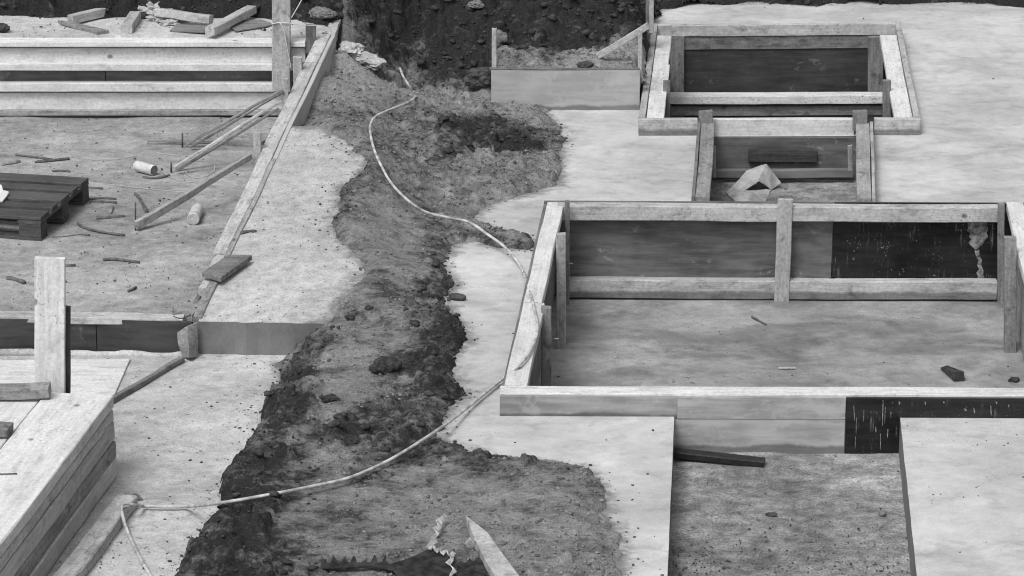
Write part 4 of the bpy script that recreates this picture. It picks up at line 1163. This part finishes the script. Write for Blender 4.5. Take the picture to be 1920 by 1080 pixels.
stick([(193, 487), (215, 486), (262, 492)], .009, M_['twig'], 'dark stick in the middle of the empty near floor')
stick([(110, 499), (142, 498)], .009, M_['twig'], 'dark stick just right of the tall pale board')
stick([(12, 522), (25, 523), (46, 530)], .013, M_['twig'], 'stout dark stick left of the tall pale board')
stick([(113, 525), (125, 528)], .008, M_['twig'], 'tiny dark stick close to the tall pale board')
stick([(240, 546), (255, 539)], .008, M_['twig'], 'tiny slanting stick near the front shutter')
stick([(166, 352), (192, 354)], .008, M_['twig'], 'short dark stick at the far corner of the pallet')
stick([(268, 332), (290, 334), (318, 329)], .008, M_['twig'], 'dark stick beside the sideways tin')
o = stick([(452, 440), (468, 437), (480, 437)], .010, M_['twig'], 'short dark stick lying on the ramp beside the edge formwork'); o.location.z += ramp_z(o.location.y)
p = on_ramp(452, 440); q = on_ramp(480, 437); o.location = p + Vector((0, 0, .01))
a_ = plank('lath', at(276, 267, .022), at(452, 262, .022), .05, .02, M_['w_mid'], None, .002, .002); tag(a_, 'flat grey lath lying on the sandy floor under the braces', 'lath')
a_ = plank('board', at(398, 262, .03), at(478, 272, .03), .14, .028, M_['w_mid'], None, .003, .002); tag(a_, 'short pale board lying flat under the braces by the edge formwork', 'board')

# ---- tie wires
def wire(pxs, label, z=.006):
    o = tube('tie_wire', [at(px, py, z + (.0 if len(t) < 3 else t[2])) for t in pxs for px, py in [t[:2]]], .0021, M_['wire'], None, 5, 6)
    return tag(o, label, 'wire', 'loose tie wires')
wire([(272, 276), (285, 283), (305, 288), (330, 291), (338, 300)], 'pale wire curving on the floor below the flat lath')
wire([(160, 298), (190, 299), (225, 297), (256, 292)], 'faint pale wire on the floor left of the sideways tin')
wire([(383, 277, .12), (394, 292, .08), (402, 306, .04), (400, 322), (380, 333), (358, 331), (345, 320), (344, 306), (352, 292, .06)], 'pale wire loop hanging from the middle brace')
wire([(298, 316), (312, 328), (335, 338), (360, 341), (380, 344)], 'pale wire trailing right from the sideways tin')
wire([(172, 343), (215, 347), (260, 352), (320, 358), (360, 361)], 'long straight pale wire on the floor right of the pallet')
wire([(472, 232, .16), (480, 240, .12), (487, 252, .10), (470, 256, .05), (452, 252)], 'pale wire curled behind the edge formwork')
wire([(272, 306), (298, 306), (320, 307, .03)], 'pale wire tied to the peg behind the sideways tin')
# rag of sheet by the front shutter
p = at(327, 592, .0)
o = prism('torn_scrap', [atY(321, 570, p.y), atY(328, 556, p.y + .02), atY(334, 562, p.y + .02), atY(332, 580, p.y), atY(324, 592, p.y - .01)], .006, M_['w_mid'], None, down=Vector((0, 1, 0)))
tag(o, 'small torn upright scrap standing on the floor edge near the folded sheet', 'scrap')
tube_ = tube('tie_wire', [at(325, 593, .02), at(340, 597, .03), at(358, 590, .03)], .003, M_['nail'], None, 5, 5); tag(tube_, 'dark thin wire linking the small scrap to the edge formwork', 'wire', 'loose tie wires')

# ---- board lying across the edge formwork
o = prism('board', [on_ramp(378, 510, .055), on_ramp(428, 477, .055), on_ramp(473, 478, .055), on_ramp(414, 520, .055)], .03, M_['w_grey'])
tag(o, 'flat grey offcut lying across the edge formwork onto the ramp', 'board')

# ---- folded sheet at the near corner of the edge formwork
def crumple(name, pxY, faces, th, mat, label, cat):
    P = [Vector(p) for p in pxY]; o = sum(P, Vector()) / len(P)
    me = mesh(name, [p - o for p in P], faces)
    ob = link(name, me, mat, None, Matrix.Translation(o))
    bm = bmesh.new(); bm.from_mesh(me); bmesh.ops.recalc_face_normals(bm, faces=bm.faces)
    bmesh.ops.subdivide_edges(bm, edges=bm.edges, cuts=4, use_grid_fill=True)
    for v_ in bm.verts: v_.co += Vector(mnoise.noise_vector(v_.co * 11)) * .011
    bm.to_mesh(me); bm.free()
    m = ob.modifiers.new('thickness', 'SOLIDIFY'); m.thickness = th; m.offset = 0
    return tag(ob, label, cat)
Yc = fe0.y - .02
crumple('folded_sheet', [atY(334, 620, Yc - .02), atY(352, 612, Yc - .05), atY(371, 606, Yc - .01), atY(336, 645, Yc - .03), atY(353, 640, Yc - .09), atY(370, 640, Yc - .03), atY(345, 668, Yc - .03), atY(354, 669, Yc - .12), atY(368, 671, Yc - .05)],
        [(0, 1, 4, 3), (1, 2, 5, 4), (3, 4, 7, 6), (4, 5, 8, 7)], .012, M_['w_mid'], 'folded stiff grey sheet standing at the near corner of the edge formwork', 'sheet')

# ---- batten and thin sheet on the lower slab
o = plank('batten', at(212, 748, LOW + .035), at(346, 668, LOW + .035), .03, .033, M_['w_grey'], None, .003, .003)
tag(o, 'long thin dark batten running from the plank stack to the folded sheet', 'batten')
o = prism('plywood_sheet', [at(-80, 676, LOW + .013), at(244, 672, LOW + .013), at(206, 760, LOW + .013), at(-80, 760, LOW + .013)], .012, M_['w_white'])
tag(o, 'pale plywood sheet lying on the lower slab behind the plank stack', 'plywood')

# ---- plank stack
c_far = at(214, 741, .235); c_near = at(-40, 1072, .235)
d_ = (c_near - c_far).normalized()
zs = .235; Llen = 2.6
lay_ = [(.070, .335, .0, 'w_white'), (.062, .33, -.002, 'w_light'), (.098, .34, .002, 'w_stack'), (.090, .335, -.003, 'w_mid'), (.102, .33, .0, 'w_stack')]
words = ['pale topmost plank of the right-hand column of the stack', 'second plank down in the near left stack', 'middle plank of the near left stack', 'fourth plank down in the near left stack', 'lowest plank of the near left stack']
side = Vector((d_.y, -d_.x, 0)); side = side if side.x < 0 else -side
for i, (hh, ww, off, m_) in enumerate(lay_):
    a = c_far - side * off + d_ * (rng.uniform(0, .012)); b = a + d_ * Llen
    a = Vector((a.x, a.y, zs)); b = Vector((b.x, b.y, zs))
    sg = 1 if Vector((0, 0, 1)).cross(d_).dot(side) > 0 else -1
    o = plank('plank', a, b, ww * sg, hh - .007, M_[m_], None, .004, .002, wane=0 if i == 0 else .006)
    tag(o, words[i], 'plank', 'planks of the near left stack')
    a2 = a + side * (ww + .012); b2 = b + side * (ww + .012)
    o = plank('plank', a2 + Vector((0, 0, -.008 if i == 0 else -.002)), b2 + Vector((0, 0, -.008 if i == 0 else -.002)), .5 * sg, hh - .007 - (.008 if i == 0 else .002), M_['w_white' if i == 0 else 'w_stack'], None, .004, .002)
    tag(o, ['pale topmost plank of the left-hand column of the stack', 'second plank of the left-hand column, hidden behind the right-hand one', 'third plank of the left-hand column, hidden behind the right-hand one', 'fourth plank of the left-hand column, hidden behind the right-hand one', 'bottom plank of the left-hand column, hidden behind the right-hand one'][i], 'plank', 'planks of the near left stack')
    zs -= hh
o = plank('offcut', at(-70, 733, .285), at(90, 729, .300), .08, .055, M_['w_mid'], None, .004, .002, roll=.1); tag(o, 'grey timber offcut lying crosswise on the stack against the tall board', 'offcut')
o = plank('offcut', at(-30, 800, .285), at(14, 806, .275), .10, .045, M_['w_grey'], None, .004, .002); tag(o, 'grey offcut on the stack cut by the left edge', 'offcut')
o = tube('stick', [at(-5, 889, .24), at(32, 888, .24)], .003, M_['twig'], None, 6, 1); tag(o, 'thin dark stick lying on the pale topmost planks', 'stick')
# tall pale board behind it
tb2 = thing('upright_board', 'tall pale upright board standing behind the plank stack', 'board', (-2.2, 14.6, LOW))
Yb = c_far.y + .10
post('board', 65, 121, 486, 885, 0, .035, M_['w_white'], tb2, Y=Yb)
b0 = tb2.children[0]
post('batten', 116, 130, 578, 880, 0, .05, M_['w_dark'], tb2, Y=Yb + .038)

# ---- beam in front of the stack
a, b = at(219, 928, LOW + .062), at(70, 1110, LOW + .062)
bm_ = thing('beam', 'squared beam with a broken end lying beside the plank stack', 'beam', (a.x, a.y, LOW))
sg = 1 if Vector((0, 0, 1)).cross((b - a).normalized()).x > 0 else -1
plank('timber', a, b, .105 * sg, .06, M_['w_light'], bm_, .006, .003, wane=.006)
o = rock('broken_end', at(250, 938, LOW), (.04, .022, .020), M_['w_grey'], bm_, .5, 4, 3, .2, .45)

# ---- timber on the upper platform
ZP = .537
def flat(name, pxs, z, th, mat, label, cat='board', group='timber offcuts on the upper platform'):
    o = prism(name, [at(px, py, ZP + z) for px, py in pxs], th, mat); return tag(o, label, cat, group)
o = plank('beam', at(126, 28, ZP + .062), at(262, -4, ZP + .062), -.055, .06, M_['w_light'], None, .004, .002); tag(o, 'longest dark-sided beam on the upper platform, pointing up right', 'beam', 'timber offcuts on the upper platform')
flat('board', [(108, 37), (132, 40), (205, 56), (182, 60)], .028, .027, M_['w_mid'], 'narrow flat board in front of the longest beam on the platform')
o = plank('block', at(226, 47, ZP + .06), at(243, 21, ZP + .06), -.075, .058, M_['w_light'], None, .003, .001); tag(o, 'squared pale block seen end-on on the upper platform', 'block', 'timber offcuts on the upper platform')
cb = thing('crusted_board', 'pale board crusted with spilled concrete lying on the upper platform', 'board', (*at(330, 30, ZP)[:2], ZP), 'timber offcuts on the upper platform')
plank('board', at(290, 16, ZP + .095), at(392, 29, ZP + .085), .06, .058, M_['w_light'], cb, .004, .003, roll=-.12)
for k, (px, py, sx, sy, sz) in enumerate([(285, 28, .085, .05, .05), (303, 38, .10, .055, .045), (318, 46, .06, .035, .02), (342, 39, .07, .03, .025), (356, 38, .03, .02, .02)]):
    rock('concrete_crust', at(px, py, ZP), (sx, sy, sz), M_['lump'], cb, .55, 4, k * 3.1, 0, .4, 3.4)
flat('plywood_offcut', [(318, 56), (330, 45), (395, 47), (384, 59)], .014, .013, M_['w_grey'], 'grey plywood offcut under the slanting beam on the platform', 'plywood')
flat('plywood_offcut', [(322, 60.5), (333, 51), (392, 53), (383, 62)], .001 + .0005, .0, M_['w_grey'], 'x') if False else None
o = plank('beam', at(384, 50, ZP + .075), at(463, 10, ZP + .085), -.07, .055, M_['w_light'], None, .004, .002); tag(o, 'slanting pale beam resting on plywood at the middle of the platform', 'beam', 'timber offcuts on the upper platform')
flat('plywood_offcut', [(432, 50), (442, 57), (500, 48), (512, 44), (490, 36), (452, 38)], .012, .011, M_['w_grey'], 'thin grey plywood offcut beside the tall post on the platform', 'plywood')
o = rock('clod', at(2, 58, ZP), (.05, .035, .03), M_['clod'], None, .6, 3, 8, 0, .3); tag(o, 'dark clod on the platform at the left edge', 'clod')

# ---- sheet in the step box
Zs = -.287
Yq = far_y - .55
crumple('cardboard_sheet', [at(1362, 362, Zs), at(1400, 320, Zs + .10), at(1437, 307, Zs + .14), at(1464, 342, Zs + .03), at(1446, 357, Zs), at(1424, 340, Zs + .07), at(1396, 357, Zs + .02), at(1380, 380, Zs), at(1432, 382, Zs), ],
        [(0, 1, 6), (1, 2, 5, 6), (2, 3, 4, 5), (0, 6, 7), (6, 4, 8, 7)], .004, M_['card'], 'folded pale cardboard sheet lying in the step pit', 'cardboard')

# ---- steel channel in the trench
a, b = at(1262, 847, LOW + .05), at(1433, 866, LOW + .03)
st = thing('steel_channel', 'dark steel channel lying against the panel at the left of the trench', 'channel', (a.x, a.y, LOW))
plank('web', a, b, .055, .008, M_['steel'], st, .001, 0)
plank('flange', mk(a, -.001, 0, -.009), mk(b, -.001, 0, -.009), .008, .03, M_['steel'], st, .001, 0)
plank('flange', mk(a, -.001, .01, .056), mk(b, -.001, .01, .056), .008, .03, M_['steel'], st, .001, 0)

# ---- wedge in the pit
w0 = at(1790, 716, PIT)
P_ = [at(1762, 690, PIT + .03), at(1784, 686, PIT + .06), at(1808, 695, PIT + .06), at(1790, 697, PIT + .055)]
V = [at(1762, 689, PIT + .02), at(1775, 684, PIT + .055), at(1808, 696, PIT + .065), at(1790, 697, PIT + .065), at(1764, 692, PIT), at(1788, 716, PIT), at(1809, 715, PIT), at(1806, 700, PIT)]
o_ = sum(V, Vector()) / 8
me = mesh('wedge', [x - o_ for x in V], [(0, 3, 2, 1), (0, 4, 5, 3), (3, 5, 6, 2), (2, 6, 7, 1), (0, 1, 7, 4), (4, 7, 6, 5)])
bm = bmesh.new(); bm.from_mesh(me); bmesh.ops.recalc_face_normals(bm, faces=bm.faces); bmesh.ops.bevel(bm, geom=bm.edges[:], offset=.004, segments=1, affect='EDGES'); bm.to_mesh(me); bm.free()
tag(link('wedge', me, M_['w_dark'], None, Matrix.Translation(o_)), 'small dark timber wedge lying on the wet pit floor', 'wedge')
o = rock('clod', at(1901, 716, PIT), (.03, .02, .016), M_['clod'], None, .5, 2, 5); tag(o, 'small dark clod in the pit corner by the right edge', 'clod')
o = tube('stick', [at(1410, 594, PIT + .01), at(1418, 598, PIT + .012), at(1436, 609, PIT + .006)], .006, M_['twig'], None, 6, 3, .3); tag(o, 'small dark twig on the wet pit floor left of centre', 'stick')
o = plank('lath', at(1460, 690, PIT + .01), at(1492, 690, PIT + .01), .02, .008, M_['w_light'], None, .001, .001); tag(o, 'short pale lath on the pit floor near the front board', 'lath')

# ---- stones and clods
def stone(px, py, size, mat, label, seed, rot=0, cat='stone', rough_=.35, sink=.25, name='stone', dz=0):
    p = on(px, py); p.z += dz
    return tag(rock(name, p, size, mat, None, rough_, 4, seed, rot, sink), label, cat)
stone(857, 562, (.052, .026, .022), M_['stone'], 'smooth dark flat pebble on the pale slab beside the mud', 1, -.4, rough_=.15)
stone(723, 697, (.078, .052, .048), M_['clod'], 'large dark clod in the middle of the mud path', 2, .3, 'clod', .28, name='clod')
stone(618, 752, (.045, .022, .020), M_['clod'], 'elongated dark clod low on the mud path', 3, .4, 'clod', .5, name='clod')
stone(692, 580, (.022, .014, .012), M_['clod'], 'small dark clod on the smooth part of the mud path', 4, 0, 'clod', .4, name='clod')
stone(900, 160, (.10, .07, .07), M_['stone'], 'dark boulder against the left end of the low shutter', 5, .2, rough_=.4)
stone(605, 33, (.085, .05, .04), M_['stone_l'], 'rounded stone on the bank right of the tall post', 6, 0)
stone(893, 8, (.055, .04, .03), M_['stone_l'], 'pale stone at the top of the earth bank', 7, 0)
stone(990, 14, (.05, .04, .04), M_['stone_l'], 'pale stone on the bank above the low shutter', 8, 0)
stone(938, 80, (.045, .035, .05), M_['stone_l'], 'grey stone on the bank right of the thin stake', 9, 0)
stone(1098, 126, (.05, .03, .025), M_['stone'], 'dark lump on the sandy fill behind the low shutter', 10, 0)
stone(1657, 897, (.018, .016, .016), M_['stone_l'], 'small round pale pebble on the trench floor', 11, 0, rough_=.1, dz=LOW)
stone(1448, 897, (.028, .012, .01), M_['stone'], 'flat dark chip on the trench floor', 12, 0, dz=LOW)
# broken concrete spilled at the platform corner
for k, (px, py, s, lab) in enumerate([(655, 88, (.10, .07, .05), 'rough pale concrete lump at the corner of the upper platform'), (690, 112, (.14, .08, .045), 'long pale concrete lump sliding down the earth bank')]):
    stone(px, py, s, M_['lump'], lab, 20 + k, -.75, 'concrete', .5, .3, 'concrete_lump')

# ---- torn sheets in the foreground mud
def ragged(name, path, width, teeth, amp, mat, label, cat, lift=.03, tilt=.6):
    """Stiff sheet standing in the mud with a saw-toothed torn upper edge."""
    P = [on(px, py) for px, py in path]
    L = [0]
    for i in range(1, len(P)): L.append(L[-1] + (P[i] - P[i - 1]).length)
    N = teeth * 4; V, Fc = [], []
    for i in range(N + 1):
        s = L[-1] * i / N
        k = max(j for j in range(len(L)) if L[j] <= s + 1e-9); k = min(k, len(P) - 2)
        p = P[k].lerp(P[k + 1], (s - L[k]) / max(1e-6, L[k + 1] - L[k]))
        T = (P[k + 1] - P[k]).normalized(); Nn = Vector((T.y, -T.x, 0)).normalized()
        tooth = [0, .55, 1.0, .5][i % 4] * amp * rng.uniform(.5, 1.2)
        wv = .012 * math.sin(i * 1.57)
        V.append(p + Nn * (-.01 + wv) + Vector((0, 0, -.02)))
        V.append(p - Nn * (tilt * (width * .5) - wv) + Vector((0, 0, lift + width * .25)))
        V.append(p - Nn * (tilt * (width + tooth) - wv) + Vector((0, 0, lift + (width + tooth) * .5)))
    for i in range(N):
        for j in range(2): Fc.append((i * 3 + j, (i + 1) * 3 + j, (i + 1) * 3 + j + 1, i * 3 + j + 1))
    o = sum(V, Vector()) / len(V)
    ob = link(name, mesh(name, [x - o for x in V], Fc), mat, None, Matrix.Translation(o))
    m = ob.modifiers.new('thickness', 'SOLIDIFY'); m.thickness = .005
    return tag(ob, label, cat, 'torn sheets in the foreground mud')
def saw(p, q, n, amp):
    """pixel points from p to q with n torn teeth"""
    out = []
    for i in range(n):
        for (t, k) in ((0, 0), (.38, 1), (.5, .95), (.62, .1)):
            u = min(1, (i + t + rng.uniform(-.12, .12)) / n); s = amp * k * rng.uniform(.15, 1.4)
            dx, dy = q[0] - p[0], q[1] - p[1]; L = math.hypot(dx, dy)
            out.append((p[0] + dx * u + dy / L * s, p[1] + dy * u - dx / L * s))
    return out
def torn(outline, z, mat, label, tilt=0.0, th=.006, name='torn_sheet', cat='sheet'):
    P = [on(px, py) for px, py in outline]
    zb_ = sum(p.z for p in P) / len(P) + z * .6
    Q = [at(px, py, zb_ + tilt * (1080 - py) / 100 + .006 * mnoise.noise((px * .03, py * .03, 0))) for px, py in outline]
    o = sum(Q, Vector()) / len(Q)
    bm = bmesh.new(); f = bm.faces.new([bm.verts.new(q - o) for q in Q])
    bmesh.ops.triangulate(bm, faces=[f]); me = bpy.data.meshes.new(name); bm.to_mesh(me); bm.free()
    ob = link(name, me, mat, None, Matrix.Translation(o)); m = ob.modifiers.new('thickness', 'SOLIDIFY'); m.thickness = th
    return tag(ob, label, cat, 'torn sheets in the foreground mud')
torn(saw((602, 1058), (732, 1056), 7, 11) + [(750, 1074), (700, 1064), (650, 1066), (604, 1068)], .03, M_['bitumen'], 'dark strip of torn sheet with a saw-toothed edge at the bottom', .03)
torn([(728, 1060), (770, 1048), (806, 1030)] + saw((806, 1030), (856, 1044), 4, 7) + [(852, 1070), (846, 1110), (760, 1110), (742, 1078)], .03, M_['bitumen'], 'larger dark torn sheet beside the pale jagged strip', .02)
torn([(856, 1062)] + saw((858, 1058), (906, 1052), 3, 9) + saw((906, 1052), (936, 1078), 2, 8) + [(930, 1110), (858, 1110)], .02, M_['bitumen'], 'dark torn sheet tucked against the pointed plank', .02)
def edge_strip(pxs, w, dz, label):
    P = [on(px, py, dz) for px, py in pxs]; V, Fc = [], []
    for i, p in enumerate(P):
        k = w * (.5 + .8 * ((i * 7) % 5) / 5)
        V += [p + Vector((-k * .5, 0, k * .5)), p + Vector((k * .5, .004, -k * .5))]
    for i in range(len(P) - 1): Fc.append((2 * i, 2 * i + 1, 2 * i + 3, 2 * i + 2))
    o = sum(V, Vector()) / len(V)
    ob = link('torn_strip', mesh('torn_strip', [x - o for x in V], Fc), M_['torn'], None, Matrix.Translation(o)); m = ob.modifiers.new('thickness', 'SOLIDIFY'); m.thickness = .004
    return tag(ob, label, 'strip', 'torn sheets in the foreground mud')
edge_strip([(834, 966), (828, 974), (822, 980), (824, 988), (816, 994), (820, 1000), (812, 1008), (815, 1014), (808, 1020), (804, 1029)], .022, .045, 'pale jagged strip standing up out of the mud, highest of them')
edge_strip([(804, 1030), (813, 1024), (817, 1035), (824, 1029), (829, 1040), (837, 1033), (842, 1043), (852, 1036)], .012, .05, 'pale zigzag strip along the top of the larger torn sheet')
edge_strip([(850, 1036), (846, 1050), (839, 1058), (848, 1064), (852, 1070), (845, 1078), (842, 1092)], .016, .05, 'pale twisted strip running down beside the larger torn sheet')
edge_strip([(872, 1020), (884, 1010), (893, 1016), (905, 1008), (918, 1012)], .014, .05, 'short pale torn strip lying across the pointed plank')
# pointed plank
zb = on(900, 1010).z + .05
o = prism('pointed_plank', [at(873, 965, zb - .02), at(890, 978, zb), at(915, 998, zb + .01), at(945, 1040, zb + .02), at(990, 1100, zb + .02), at(950, 1112, zb + .02), at(908, 1046, zb + .01), at(886, 1000, zb)], .05, M_['w_light'])
tag(o, 'pale plank with a pointed end sticking out of the foreground mud', 'plank')
